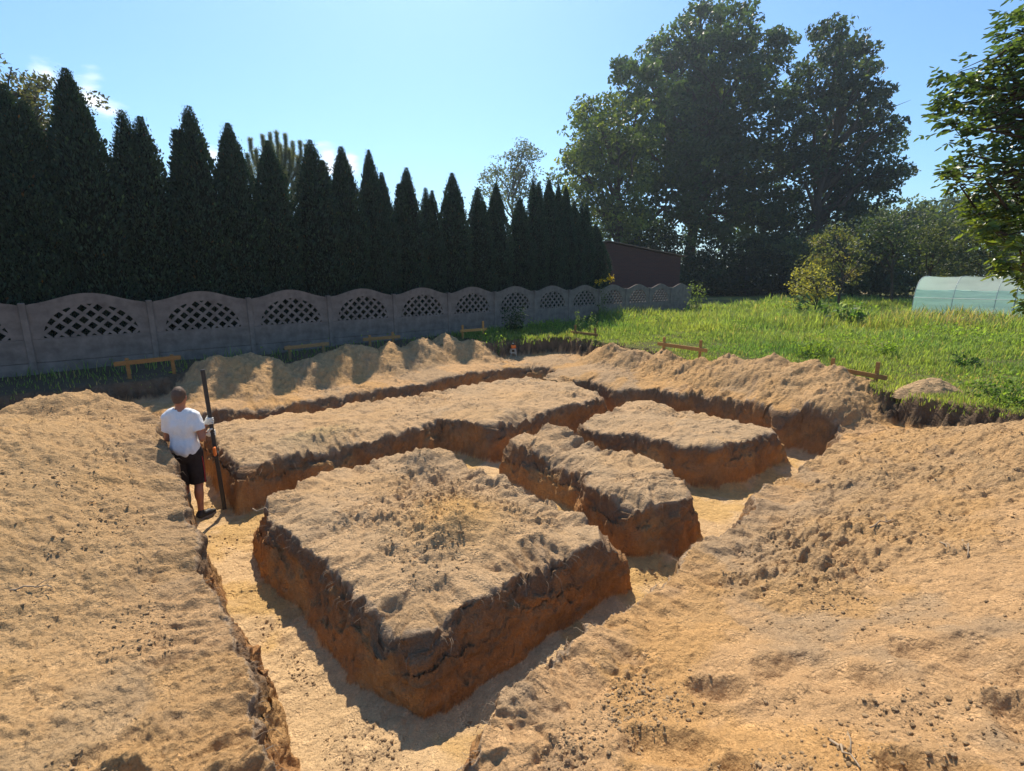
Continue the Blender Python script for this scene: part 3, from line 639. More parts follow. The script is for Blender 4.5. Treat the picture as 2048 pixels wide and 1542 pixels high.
# ------------------------------------------------------------------ brick shed behind the fence
ys = 29.5; pl = on_y(1216, 484, ys); pr = on_y(1357, 590, ys); pe = on_y(1366, 513, ys)
hw = pr[0]-pl[0]; ze, za = pe[2]-.03, pl[2]-.03
shed = empty('brick_shed', (pl[0], ys, 0)); tag(shed, 'dark red brick shed with sloping tiled roof behind the far end of the fence', 'shed')
V = np.array([(-hw, 0, 0), (hw, 0, 0), (hw, 0, ze), (0, 0, za), (-hw, 0, ze), (-hw, 6, 0), (hw, 6, 0), (hw, 6, ze), (0, 6, za), (-hw, 6, ze)])
mw = MB(); mw.add(V, [np.array([(1, 6, 7, 2), (5, 0, 4, 9)]), np.array([(0, 1, 2, 3, 4), (6, 5, 9, 8, 7)])])
m_, t_, o_ = newmat('brick'); bb = N(t_, 'ShaderNodeBsdfPrincipled'); br = N(t_, 'ShaderNodeTexBrick'); tcn = N(t_, 'ShaderNodeTexCoord'); mpn = N(t_, 'ShaderNodeMapping'); mpn.inputs['Rotation'].default_value = (PI/2, 0, 0)
br.inputs['Color1'].default_value = (.085, .027, .020, 1); br.inputs['Color2'].default_value = (.065, .022, .018, 1); br.inputs['Mortar'].default_value = (.075, .05, .045, 1); br.inputs['Scale'].default_value = 1; br.inputs['Brick Width'].default_value = .25; br.inputs['Row Height'].default_value = .075; br.inputs['Mortar Size'].default_value = .008
t_.links.new(tcn.outputs['Object'], mpn.inputs[0]); t_.links.new(mpn.outputs[0], br.inputs[0]); t_.links.new(br.outputs[0], bb.inputs['Base Color']); bb.inputs['Roughness'].default_value = .9; t_.links.new(bb.outputs[0], o_.inputs[0])
mw.build('wall', m_, shed)
M_TILE = mat_plain('roof_tile', (.22, .15, .11), .85, .4, 9, .3, .01, .2)
mr_ = MB(); sl_ = (za-ze)/hw
for sgn in (-1, 1):
    nt_ = 13
    for i in range(nt_):
        x0, x1 = sgn*hw*1.06*i/nt_, sgn*hw*1.06*(i+1)/nt_+sgn*.03; z0, z1_ = za-sl_*abs(x0)+.06, za-sl_*abs(x1)+.085-.05
        Vq = np.array([(x0, -.18, z0), (x1, -.18, z1_+.03), (x1, 6.18, z1_+.03), (x0, 6.18, z0), (x0, -.18, z0+.05), (x1, -.18, z1_+.075), (x1, 6.18, z1_+.075), (x0, 6.18, z0+.05)])
        mr_.add(Vq, [np.array([(0, 3, 2, 1), (4, 5, 6, 7), (0, 1, 5, 4), (2, 3, 7, 6), (1, 2, 6, 5), (0, 4, 7, 3)])])
mr_.build('roof', M_TILE, shed)

# ------------------------------------------------------------------ big trees
OAK, OAKH = (.055, .098, .036), (.16, .21, .05)
tree('oak_tree', 'tall broad oak with two dark trunks and airy crown behind the brick shed', 'tree', 58,
 [(1400,70,50),(1340,105,50),(1470,60,45),(1515,105,50),(1555,90,28),(1360,170,70),(1450,170,70),(1535,175,55),(1285,155,38),(1252,150,20),(1240,130,12),(1300,225,65),(1395,260,80),(1490,260,75),(1570,200,30),(1330,310,65),(1270,300,45),(1420,340,70),(1520,330,70),(1350,385,50),(1440,410,60),(1510,400,60),(1290,400,45),(1255,440,40),(1320,450,26),(1560,420,45),(1400,20,18),(1490,15,16),(1370,45,14),(1440,28,16),(1425,480,40),(1480,470,50),(1370,230,60),(1420,200,55),(1440,300,60),(1370,330,55),(1470,330,60),(1310,350,45),(1500,440,50),(1380,430,40)],
 1368, .68, .46, 62, OAK, OAKH, 'broadleaf trees behind the lawn', 4.8, .85, back=False)
tree('oak_tree', 'wide oak on the right of the pair, its lowest right branch reaching far out', 'tree', 54,
 [(1655,75,35),(1690,110,45),(1640,150,50),(1715,175,50),(1612,225,50),(1675,235,65),(1740,225,40),(1765,185,14),(1770,280,30),(1625,310,65),(1700,320,70),(1757,350,42),(1790,340,20),(1806,343,13),(1585,330,50),(1640,385,55),(1720,390,50),(1768,385,26),(1600,420,45),(1690,435,30),(1720,95,16),(1570,470,50),(1605,495,45),(1540,500,50),(1655,470,20),(1740,140,16),(1785,255,14)],
 1590, .6, .43, 62, (.042, .070, .034), (.10, .14, .045), 'broadleaf trees behind the lawn', 4.2, .8, back=False)
tree('lime_tree', 'lighter yellow-green tree in front of the oak, above the end of the hedge', 'tree', 49,
 [(1200,235,45),(1245,220,40),(1180,280,48),(1160,310,30),(1225,300,58),(1175,350,50),(1140,335,22),(1225,380,60),(1275,270,40),(1265,350,45),(1200,430,52),(1250,440,45),(1155,385,32),(1290,210,14),(1175,215,16),(1210,480,45),(1270,480,40)],
 1235, .4, .36, 56, (.085, .13, .035), (.24, .27, .05), 'broadleaf trees behind the lawn', 3.2, .8, hi_f=.3)
tree('birch_tree', 'slender hazy birch standing above the middle of the thuja hedge', 'tree', 60,
 [(1045,300,20),(1030,325,26),(1055,330,24),(990,335,18),(975,360,16),(1010,350,28),(1040,365,28),(1065,310,14),(1000,385,26),(1030,400,30),(1050,290,12),(965,385,14),(1060,370,16)],
 1025, .2, .30, 34, (.085, .115, .055), (.20, .22, .09), None, 2.2, .85)
tree('old_pine', 'large tree with loose grey-green crown rising behind the left end of the hedge', 'tree', 19,
 [(-20,160,60),(40,170,40),(80,175,26),(98,170,12),(20,220,60),(90,230,40),(60,270,50),(110,290,40),(30,310,60),(160,280,30),(185,310,30),(90,340,50),(-60,240,70),(170,340,30),(205,330,18),(60,380,60)],
 20, .3, .15, 130, (.075, .085, .045), (.20, .18, .075), None, 1.5, .36)
# candelabra pine behind the hedge
pt = on_y(550, 330, 26); pine = empty('pine_tree', (pt[0], 26, 0)); tag(pine, 'pine with upright candle-like shoots showing above the hedge on the left', 'tree')
mp_ = MB(); mp_.tube([(0, 0, -.2), (0, 0, 3), (.05, 0, 6.6)], [.2, .15, .05], 8); needles = []
for (u, v) in [(500,278),(512,300),(495,310),(525,272),(540,268),(553,265),(570,270),(585,285),(600,283),(612,292),(560,290),(578,300),(500,335),(520,320),(545,310),(595,315),(615,320),(535,340),(570,330),(600,345),(510,360),(550,355),(585,365)]:
    yy = 26+rng.uniform(-1, 1); p = on_y(u, v, yy)-np.array([pt[0], 26, 0]); q0 = np.array([p[0]*.45, p[1]*.5, p[2]-1.9]); b_ = np.array([q0, [p[0]*.85, p[1]*.9, p[2]-1.2], [p[0], p[1], p[2]-.55], p])
    mp_.tube(b_, [.03, .02, .012, .005], 5); mp_.tube([(0, 0, max(.5, q0[2]-.7)), q0], [.07, .05], 5)
    for tt in np.linspace(.05, 1, 34):
        kx = tt*3; i = min(int(kx), 2); c = b_[i]+(b_[i+1]-b_[i])*(kx-i); ang = rng.uniform(0, 2*PI, 40)
        d = np.stack([np.cos(ang), np.sin(ang), np.full(40, .75)], 1)+rng.normal(0, .25, (40, 3)); needles.append((np.repeat(c[None]+[[0, 0, 0]], 40, 0)+rng.normal(0, .035, (40, 3)), d/np.linalg.norm(d, axis=1)[:, None]))
for (u, v, r) in [(505,345,22),(530,330,24),(560,325,24),(590,335,22),(610,345,18),(520,375,26),(555,370,28),(595,375,26),(540,300,12),(575,308,12)]:
    p = on_y(u, v, 26)-np.array([pt[0], 26, 0]); k_ = 900; cc = p+rng.normal(0, 1, (k_, 3))*r*26/F*.45; dv_ = rng.normal(0, .5, (k_, 3))+np.array([0, 0, .7]); needles.append((cc, dv_/np.linalg.norm(dv_, axis=1)[:, None]))
c_ = np.concatenate([n[0] for n in needles]); d_ = np.concatenate([n[1] for n in needles]); w_ = np.cross(d_, rng.normal(size=d_.shape)); w_ /= np.linalg.norm(w_, axis=1)[:, None]
V = np.stack([c_+w_*.010, c_+d_*.16, c_-w_*.010], 1).reshape(-1, 3); mp_.build('trunk', M_BARK, pine, True)
mesh_np('crown', V, [np.arange(len(V)).reshape(-1, 3)], M_LEAF, pine, False, {'Col': np.repeat(np.array([.16, .18, .10])*rng.uniform(.6, 1.5, (len(c_), 1)), 3, 0)})
# dark undergrowth and orchard
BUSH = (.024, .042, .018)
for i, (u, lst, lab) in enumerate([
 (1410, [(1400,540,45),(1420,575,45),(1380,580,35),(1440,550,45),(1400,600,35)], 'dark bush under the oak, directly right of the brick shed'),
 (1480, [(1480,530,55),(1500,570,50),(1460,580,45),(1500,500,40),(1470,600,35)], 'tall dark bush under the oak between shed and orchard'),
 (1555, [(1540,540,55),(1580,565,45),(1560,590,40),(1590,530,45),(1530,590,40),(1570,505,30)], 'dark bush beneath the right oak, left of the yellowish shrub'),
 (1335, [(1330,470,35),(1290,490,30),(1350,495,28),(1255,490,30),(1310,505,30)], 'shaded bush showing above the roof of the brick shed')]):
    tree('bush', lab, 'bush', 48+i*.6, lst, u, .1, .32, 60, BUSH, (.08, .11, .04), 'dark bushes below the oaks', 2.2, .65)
for lab, y, u, lst, c0, c1, r0 in [
 ('plum tree with reddish yellow leaves right of the dark bushes', 31, 1665, [(1668,470,20),(1692,475,22),(1655,500,20),(1718,490,20),(1685,520,24),(1662,540,20),(1728,530,20),(1700,550,20),(1640,482,12)], (.14, .16, .05), (.27, .20, .055), .1),
 ('dark apple tree on an upright trunk left of the polytunnel', 33, 1768, [(1765,450,32),(1735,470,30),(1795,465,32),(1760,495,34),(1810,495,24),(1720,500,22),(1790,520,22),(1745,440,20)], (.055, .085, .04), (.13, .15, .05), .11),
 ('fruit tree with a slanting trunk directly above the polytunnel', 32, 1838, [(1865,440,30),(1840,465,34),(1885,470,32),(1870,500,34),(1900,500,26),(1830,500,24),(1900,440,20),(1850,530,20)], (.09, .125, .05), (.18, .20, .06), .1),
 ('dense grey-green bush behind the right half of the polytunnel', 30, 1950, [(1930,470,40),(1975,480,45),(1950,520,45),(2010,500,45),(1920,530,35),(1990,540,40),(2040,530,40),(1960,440,35),(2050,470,45),(2100,500,50)], (.085, .11, .055), (.18, .19, .08), .09)]:
    tree('fruit_tree' if 'bush' not in lab else 'bush', lab, 'tree' if 'bush' not in lab else 'bush', y, lst, u, r0, .17, 110, c0, c1, 'orchard trees' if 'bush' not in lab else None, 1.2, .38, back='bush' in lab)
tree('yellowish_shrub', 'round shrub with yellowing leaves at the lawn edge below the plum tree', 'shrub', 26.5, [(1620,555,26),(1595,570,18),(1645,560,20),(1610,590,24),(1640,590,22),(1625,535,16),(1660,580,16),(1600,545,12),(1590,600,14)], 1622, .06, .14, 130, (.27, .26, .055), (.46, .42, .10), None, .7, .3, hi_f=.35)
for i, (u, lst, lab) in enumerate([
 (1650, [(1625,500,40),(1665,530,45),(1690,500,40),(1640,560,40),(1700,560,40),(1610,540,36)], 'dark hedge bush behind the yellowish shrub and plum tree'),
 (1770, [(1740,520,45),(1790,510,45),(1765,555,40),(1725,570,36),(1810,560,40),(1770,480,36)], 'dark hedge bush behind the upright apple tree'),
 (1850, [(1835,500,45),(1880,500,48),(1860,545,42),(1910,540,45),(1850,470,36),(1900,465,36)], 'dark hedge bush behind the slanting fruit tree')]):
    tree('bush', lab, 'bush', 44+i, lst, u, .1, .30, 90, (.095, .125, .055), (.20, .22, .08), 'hedge bushes behind the orchard', 2.2, .6)
# wooded rise far right
for i, (u, lst, lab) in enumerate([
 (1760, [(1735,435,22),(1765,428,26),(1750,460,34),(1720,460,28),(1790,440,24),(1775,480,40)], 'far tree on the wooded rise, just right of the oaks'),
 (1825, [(1815,420,24),(1845,415,24),(1830,445,36),(1800,450,28),(1865,440,28),(1840,480,40)], 'far tree forming the highest part of the wooded rise'),
 (1900, [(1885,418,24),(1915,412,26),(1900,445,36),(1935,430,30),(1870,455,30),(1905,480,40)], 'far tree on the wooded rise, left of the walnut branches'),
 (1985, [(1965,410,30),(2000,400,36),(1985,445,46),(2040,420,46),(1950,450,36),(2010,480,50)], 'far tree on the wooded rise, seen through the walnut leaves'),
 (1680, [(1680,445,26),(1660,465,24),(1700,460,26),(1685,490,36),(1640,490,26)], 'far dark tree behind the plum tree')]):
    tree('far_tree', lab, 'tree', 70+i*2, lst, u, .3, .5, 26, (.085, .115, .055), (.16, .19, .08), 'trees on the wooded rise', 3, 1.1)
# distant wood that closes the view behind everything
cl = [(x, 105+rng.uniform(-6, 6), rng.uniform(1.5, 5.5), rng.uniform(3, 5)) for x in np.arange(-190, 230, 4.2)]
P_, tc_ = clump_points(cl, 9, 1.6, .9); V, Fq, Cq = leaf_cards(P_, .9, np.array([.05, .075, .035])*(.6+.8*tc_)[:, None]); w_ = mesh_np('distant_wood', V, [Fq], M_LEAF, None, False, {'Col': Cq}); tag(w_, 'distant belt of trees closing the view behind the gardens', 'wood', None, 'stuff')

# ------------------------------------------------------------------ walnut at the right edge (trunk outside the frame)
def walnut():
    y0 = 7.2; tx, ty = 10.6, 7.6; e = empty('walnut_tree', (tx, ty, 0)); tag(e, 'large-leaved walnut branches hanging into the right edge of the photo', 'tree')
    lst = [(2035,60,34),(2060,110,45),(1990,150,34),(1940,160,24),(2040,180,45),(1905,185,22),(1975,220,36),(1915,225,22),(2035,250,40),(1950,265,26),(1895,160,12),(1995,300,36),(2045,330,40),(1935,310,14),(1925,335,16),(1965,350,20),(1905,350,14),(1990,385,30),(1920,372,12),(2040,400,36),(1960,395,20),(2000,420,30),(2040,440,36),(1975,455,20),(1990,480,20),(2040,500,32),(2010,445,26),(2045,550,26),(2015,535,18),(1950,430,12),(2065,610,16),(2080,300,60),(2100,450,60),(2100,150,60),(2110,560,40),(2020,120,20),(2065,30,30),(1885,215,10),(1900,245,12),(2010,200,30),(1960,180,20),(2160,80,90),(2170,230,90),(2180,380,90),(2170,520,80),(2280,150,110),(2290,330,110),(2300,500,100),(2230,-20,110),(2400,60,120),(2420,250,130),(2430,440,120),(2140,-60,80)]
    V_, F_, C_ = [], [], []; n0 = 0; cl = []
    for (u, v, r) in lst:
        yy = y0+rng.uniform(-.7, .7); p = on_y(u, v, yy); R_ = r*yy/F; cl.append((p[0]-tx, p[1]-ty, p[2], R_))
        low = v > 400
        for q in range(int(7+75*R_**1.5*2.4)):
            c = p+rng.normal(0, 1, 3)*R_*.52; d0 = np.array([c[0]-tx, c[1]-ty, 0]); d0 /= np.linalg.norm(d0); d0 = d0+rng.normal(0, .5, 3)+np.array([0, 0, -.12]); d0 /= np.linalg.norm(d0)
            base_c = np.array([.16, .22, .04]) if (low and rng.random() < .7) or rng.random() < .15 else np.array([.075, .125, .045]); base_c = base_c*rng.uniform(.6, 1.4)  # low leaves painted yellower and brighter, as if sun shone through
            for j in range(5):                 # a compound leaf: paired leaflets and an end leaflet
                L = rng.uniform(.075, .12); side = [-1, 1, -1, 1, 0][j]; at = c+d0*[.0, .0, .075, .075, .12][j]
                sv = np.cross(d0, [0, 0, 1.]); sv /= np.linalg.norm(sv)+1e-9; d = d0*(.45 if side else 1)+sv*side*.85+rng.normal(0, .22, 3); d[2] -= .25; d /= np.linalg.norm(d)
                w = np.cross(d, [0, 0, 1.]); w /= np.linalg.norm(w)+1e-9; nz = np.cross(w, d); W = L*.27; roll = rng.uniform(-.8, .8); w = w*math.cos(roll)+nz*math.sin(roll); nz = np.cross(w, d)
                V_.append(np.array([at, at+d*L*.3+w*W*.85+nz*.006, at+d*L*.68+w*W*.8+nz*.006, at+d*L, at+d*L*.68-w*W*.8+nz*.006, at+d*L*.3-w*W*.85+nz*.006, at+d*L*.3-nz*.006, at+d*L*.68-nz*.008])-np.array([tx, ty, 0]))
                F_ += [(n0, n0+1, n0+6), (n0, n0+6, n0+5), (n0+2, n0+3, n0+7), (n0+7, n0+3, n0+4)]; C_.append(np.tile(base_c*rng.uniform(.85, 1.15), (8, 1))); n0 += 8
    F4 = []
    for k in range(0, n0, 8): F4 += [(k+1, k+2, k+7, k+6), (k+6, k+7, k+4, k+5)]
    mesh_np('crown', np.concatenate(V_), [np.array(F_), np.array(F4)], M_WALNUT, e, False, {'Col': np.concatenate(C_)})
    wood('trunk', (0, 0, 0), (-.3, 0, 5.5), .13, cl, e, rtip=.004, frac=(.2, .95))
walnut()

# ------------------------------------------------------------------ polytunnel
M_FILM = mat_leaf('tunnel_film', .85, .25, .6, (1, 1, 1)); M_NET = mat_leaf('tunnel_net', .6, .5, .3, (1, 1, 1))
M_STEEL = mat_plain('tunnel_steel', (.40, .45, .43), .5, .2, 20, .1, .001, .5)
pa = on_y(1846, 556, 23.5); tun = empty('polytunnel', (pa[0]+1.0, 23.5+1.0, .25)); tax = math.atan2(-.80, .60)
tun.rotation_euler = (0, 0, tax); tag(tun, 'green and white plastic polytunnel greenhouse at the right end of the lawn', 'greenhouse')
WR, HT = 1.5, 1.70; NP = 25
def arch(t): # t 0..1 over the hoop
    a_ = PI*t; return np.stack([-WR*np.sign(np.cos(a_))*np.abs(np.cos(a_))**.7, HT*np.sin(a_)**.62], -1)
def film(t0, t1, mat, name, colf, x0=0, x1=8.4):
    xs = np.linspace(x0, x1, 85); ts = np.linspace(t0, t1, 19); P = arch(ts); XX, TT_ = np.meshgrid(xs, np.arange(19), indexing='ij')
    sag = -.028*np.abs(np.sin(XX/1.4*PI))+.012*vn2(XX*1.2, TT_*.9, 5)+.008*vn2(XX*4, TT_*.35+XX, 6); yy = P[TT_, 0]*(1+sag); zz = P[TT_, 1]*(1+sag*.8)
    V = np.stack([XX, yy, zz], -1).reshape(-1, 3); ii = np.arange(85*19).reshape(85, 19); q = np.stack([ii[:-1, :-1], ii[1:, :-1], ii[1:, 1:], ii[:-1, 1:]], -1).reshape(-1, 4)
    c = np.array(colf)*(1+.12*vn2(XX*.8, TT_*.7, 8).reshape(-1, 1)); return mesh_np(name, V, [q], mat, tun, True, {'Col': c})
film(.0, .17, M_NET, 'side_net', (.56, .76, .66)); film(.83, 1., M_NET, 'side_net', (.56, .76, .66)); film(.169, .831, M_FILM, 'roof_film', (.88, .92, .88))
Pn = arch(np.linspace(0, 1, 25)); 
for xe in (0.0, 8.4):
    Vn = np.concatenate([np.stack([np.full(25, xe), Pn[:, 0]*.995, Pn[:, 1]*.995], 1), [[xe, 0, 0]]]); mesh_np('end_wall', Vn, [np.array([(i, i+1, 25) for i in range(24)])], M_NET, tun, False, {'Col': np.tile((.56, .76, .66), (26, 1))})
for i in range(7):
    MB().tube(np.stack([np.full(25, i*1.4), Pn[:, 0]*1.006, Pn[:, 1]*1.006], 1), .014, 6).build('hoop', M_STEEL, tun, True)
MB().tube([(0, -1.53, .75), (8.4, -1.53, .75)], .013, 6).build('rail', M_STEEL, tun, True)
for xq in (3.4, 6.6): MB().tube([(xq, -1.60, -.4), (xq, -1.58, 1.45)], .03, 6).build('post', M_STEEL, tun, True)

# ------------------------------------------------------------------ batter boards round the dig
M_NAIL = mat_plain('blue_mark', (.02, .10, .30), .6, .1, 10, 0)
def batter(label, pl, v_top1, u1, v_base1, u2, v_top2, v_base2, ub0, vb0, ub1, vb1, col, axis='A', side=1):
    """pl = plane coordinate; stakes at u1, u2; board from (ub0,vb0) to (ub1,vb1)"""
    nn, dd_ = (B, A) if axis == 'A' else (A, B); p0 = pl*nn
    g = lambda u, v: on_plane(u, v, p0, nn)
    s1, s2 = g(u1, v_top1), g(u2, v_top2); e1, e2 = g(ub0, vb0), g(ub1, vb1); c0 = (s1+s2)/2; c0[2] = 0; rz = math.atan2(dd_[1], dd_[0])
    o = empty('batter_board', c0, rz); tag(o, label, 'batter board', 'batter boards around the excavation')
    d3 = np.array([dd_[0], dd_[1], 0])
    for st, vb in ((s1, v_base1), (s2, v_base2)):
        x = np.dot(st-c0, d3); zb = -.25; zt = st[2]
        mm = MB(); mm.box((x, 0, (zt+zb)/2), (.062, .038, zt-zb), col=np.array(col)*rng.uniform(.85, 1.1), bev=.003); mm.build('stake', M_WOOD, o)
    x0, x1 = np.dot(e1-c0, d3), np.dot(e2-c0, d3); zc0, zc1 = e1[2], e2[2]; ang = math.atan2(zc1-zc0, x1-x0); ca, sa_ = math.cos(ang), math.sin(ang)
    MB().box(((x0+x1)/2, -.034*side, (zc0+zc1)/2), (math.hypot(x1-x0, zc1-zc0), .028, .085), M=[[ca, 0, -sa_], [0, 1, 0], [sa_, 0, ca]], col=col, bev=.003).build('board', M_WOOD, o)
W1c, W_SHADE = (1, 1, 1), (.62, .66, .70)  # second tint greys the timber to paint in shadow
batter('pale timber batter board in the shade left of the standing man', 12.07, 716, 253, 757, 343, 709, 738, 227, 728, 361, 714, (.62, .55, .45))  # tint darkened to paint the shade into this board
batter('timber batter board greyed for shadow, showing above the left heaps below the fence', 12.6, 690, 578, 705, 646, 684, 700, 568, 696, 657, 687, W_SHADE)
batter('batter board between the shadow-grey one and the bright orange one below the fence', 12.9, 670, 739, 700, 785, 664, 695, 725, 679, 799, 673, (.8, .72, .62))
batter('bright orange timber batter board standing behind the highest heap', 13.3, 650, 925, 672, 966, 642, 673, 919, 662, 972, 658, (1.25, 1.0, .7))
batter('small brown batter board in tall weeds at the far corner of the dig', 12.2, 650, 1151, 675, 1191, 656, 677, 1143, 664, 1197, 670, (.7, .66, .55), 'B', -1)
batter('wide yellowish batter board on the lawn behind the middle of the right heaps', 11.0, 674, 1329, 701, 1402, 680, 720, 1317, 687, 1416, 701, (1.0, .9, .7), 'B', -1)
batter('batter board with a dark stake, beside the small sand heap on the lawn', 10.97, 716, 1667, 745, 1757, 724, 767, 1676, 738, 1775, 756, (.75, .68, .55), 'B', -1)

# ------------------------------------------------------------------ laser level on its little stand
g0 = on_z(1026, 712, ZS+.02); zg = ground_z(g0[0], g0[1])[0][0]; g0 = on_z(1026, 713, float(zg))
las = empty('laser_level', (g0[0], g0[1], float(zg)), .3); tag(las, 'orange and black rotating laser level on a small pale stand in the far corner', 'laser level')
M_ORG = mat_plain('orange_shell', (.75, .17, .02), .45, .1, 30, .05, .001, .5); M_BLK = mat_plain('black_plastic', (.018, .018, .02), .45, .2, 30, .1, .001, .5); M_PALE = mat_plain('pale_legs', (.55, .5, .42), .6, .15, 20, .1, .001, .4)
for sx in (-1, 1):
    for sy in (-1, 1): MB().tube([(sx*.095, sy*.07, -.03), (sx*.07, sy*.05, .235)], .0125, 6).build('leg', M_PALE, las, True)
MB().box((0, 0, .238), (.17, .13, .02), bev=.004).build('top_plate', M_PALE, las)
MB().box((0, -.058, .12), (.15, .012, .018)).box((0, .058, .12), (.15, .012, .018)).build('stretcher', M_PALE, las)
bd = MB().box((0, 0, .315), (.17, .14, .115), bev=.025).build('body', M_ORG, las)
MB().tube([(0, 0, .372), (0, 0, .40), (0, 0, .405)], [.055, .05, .03], 14).build('lens_housing', M_BLK, las, True)
MB().tube([(0, 0, .404), (0, 0, .425)], [.036, .030], 12).build('cap', M_PALE, las, True)
for sx in (-1, 1): MB().box((sx*.088, 0, .315), (.022, .10, .125), bev=.008).build('grip', M_BLK, las)

# ------------------------------------------------------------------ the man in the trench
def surface_nets(f, lo, hi, h):
    lo, hi = np.array(lo, float), np.array(hi, float); n = np.ceil((hi-lo)/h).astype(int)+1
    ax = [lo[i]+h*np.arange(n[i]) for i in range(3)]; G = np.stack(np.meshgrid(*ax, indexing='ij'), -1); D = f(G.reshape(-1, 3)).reshape(n)
    S_ = D < 0; cnt = np.zeros(n-1); pos = np.zeros(tuple(n-1)+(3,))
    corners = [(i, j, k) for i in (0, 1) for j in (0, 1) for k in (0, 1)]; cut = lambda arr, c: arr[c[0]:c[0]+n[0]-1, c[1]:c[1]+n[1]-1, c[2]:c[2]+n[2]-1]
    for i, c0 in enumerate(corners):
        for c1 in corners[i+1:]:
            if sum(abs(p-q) for p, q in zip(c0, c1)) != 1: continue
            d0, d1 = cut(D, c0), cut(D, c1); m = (d0 < 0) != (d1 < 0); t_ = np.where(m, d0/(d0-d1+1e-12), 0)
            cnt += m
            for q in range(3): pos[..., q] += np.where(m, c0[q]+(c1[q]-c0[q])*t_, 0)
    act = cnt > 0; vid = -np.ones(n-1, int); vid[act] = np.arange(act.sum()); gi = np.stack(np.nonzero(act), -1)
    V = lo+h*(gi+pos[act]/cnt[act][:, None]); Q = []
    for axis in range(3):
        o1, o2 = [q for q in range(3) if q != axis]; sl0 = [slice(1, -1)]*3; sl0[axis] = slice(0, -1); sl1 = list(sl0); sl1[axis] = slice(1, None)
        a0, a1 = S_[tuple(sl0)], S_[tuple(sl1)]; m = a0 != a1; ii = np.stack(np.nonzero(m), -1); 
        off = np.ones(3, int); off[axis] = 0; ii = ii+off; e1 = np.zeros(3, int); e1[o1] = 1; e2 = np.zeros(3, int); e2[o2] = 1
        g = lambda d: vid[tuple((ii-d).T)]
        q = np.stack([g(e1*0), g(e1), g(e1+e2), g(e2)], -1); fl = a0[m]; fl = ~fl if axis == 1 else fl
        q[~fl] = q[~fl][:, ::-1]; Q.append(q)
    return V, np.concatenate(Q)
def rc(p, a_, b_, ra, rb):            # round cone
    a_, b_ = np.array(a_, float), np.array(b_, float); ab = b_-a_; t_ = np.clip(((p-a_)@ab)/(ab@ab), 0, 1); return np.linalg.norm(p-a_-t_[:, None]*ab, axis=1)-(ra+(rb-ra)*t_)
def el(p, c, r):
    c, r = np.array(c, float), np.array(r, float); k0 = np.linalg.norm((p-c)/r, axis=1); k1 = np.linalg.norm((p-c)/(r*r), axis=1); return k0*(k0-1)/(k1+1e-9)
def su(ds, k=.03):
    r_ = ds[0]
    for d in ds[1:]:
        h_ = np.clip(.5+.5*(d-r_)/k, 0, 1); r_ = d*(1-h_)+r_*h_-k*h_*(1-h_)
    return r_
MANXY = np.array([-4.06, 6.00]); MSC = np.array([.88, .94, .957]); MAZ = math.radians(-15)
mz = float(np.median(ground_z(np.array([-4.3, -4.15, -4.1]), np.array([6.2, 6.25, 6.3]))[0]))
staff_b = on_z(450, 1022, mz)
r_v, f_v = np.array([math.cos(MAZ), -math.sin(MAZ)]), np.array([math.sin(MAZ), math.cos(MAZ)])
def tolocal(p): d = p[:2]-MANXY; return np.array([d@r_v, d@f_v, p[2]-mz])/MSC
staff_t = on_y(405, 739, staff_b[1]-.02)
tl, bl = tolocal(staff_t), tolocal(staff_b)
def on_staff(z): return bl+(tl-bl)*((z-bl[2])/(tl[2]-bl[2]))
HR = on_staff(1.30); HL = on_staff(1.13)
ELR, WRR = np.array([.245, -.075, 1.12]), HR+np.array([-.075, -.045, -.045])
ELL, WRL = np.array([-.225, .05, 1.11]), HL+np.array([-.09, -.01, .0])
FR, FL_ = np.array([.10, -.05]), np.array([-.10, .03])
def torso(p, g=0):
    return [el(p, (0, -.01, .93), (.172+g, .125+g, .15+g)), el(p, (0, .0, 1.10), (.158+g, .115+g, .17+g)), el(p, (0, -.005, 1.29), (.172+g, .122+g, .17+g)), rc(p, (-.13, -.01, 1.405), (.13, -.01, 1.405), .072+g, .072+g), rc(p, (-.09, -.015, 1.45), (.09, -.015, 1.45), .05+g, .05+g)]
SHR, SHL = (.175, -.01, 1.395), (-.175, -.01, 1.395)
def head_d(p):
    d = [el(p, (0, .02, 1.655), (.077, .097, .118)), el(p, (0, .035, 1.60), (.058, .07, .075)), rc(p, (0, -.01, 1.44), (0, .012, 1.58), .064, .058)]
    r_ = su(d, .025)
    r_ = su([r_, rc(p, (0, .118, 1.66), (0, .135, 1.625), .010, .015), el(p, (.081, .012, 1.64), (.012, .022, .034)), el(p, (-.081, .012, 1.64), (.012, .022, .034)), el(p, (0, .105, 1.545), (.025, .02, .018))], .012)
    for sx in (-1, 1): r_ = np.maximum(r_, -el(p, (sx*.032, .122, 1.668), (.016, .012, .009)))
    return np.maximum(r_, -el(p, (0, .128, 1.582), (.024, .008, .003)))
def body_f(p):
    legs = []
    for hx, ft, sx in ((.092, FR, 1), (-.092, FL_, -1)):
        kn = np.array([hx*1.05, (ft[1])*.5+.035, .49]); an = np.array([ft[0], ft[1]-.01, .085])
        legs += [rc(p, (hx, 0, .90), kn, .092, .058), rc(p, kn, an+[0, -.0, .02], .056, .036), el(p, (kn+an)/2+np.array([0, -.022, .07]), (.055, .058, .12)), rc(p, an, an+[0, 0, -.04], .037, .036), rc(p, an+[.0, 0, -.045], an+np.array([.07 if sx > 0 else -.02, .12, -.055]), .034, .03)]
    arms = []
    for sh, e_, w_, h_ in ((SHR, ELR, WRR, HR), (SHL, ELL, WRL, HL)):
        arms += [rc(p, sh, e_, .055, .042), rc(p, e_, w_, .043, .027), rc(p, w_, w_+(h_-w_)*.45, .026, .03)]
    return su([su(torso(p), .05), su(legs, .03), head_d(p)]+[su(arms[:3], .02), su(arms[3:], .02)], .03)
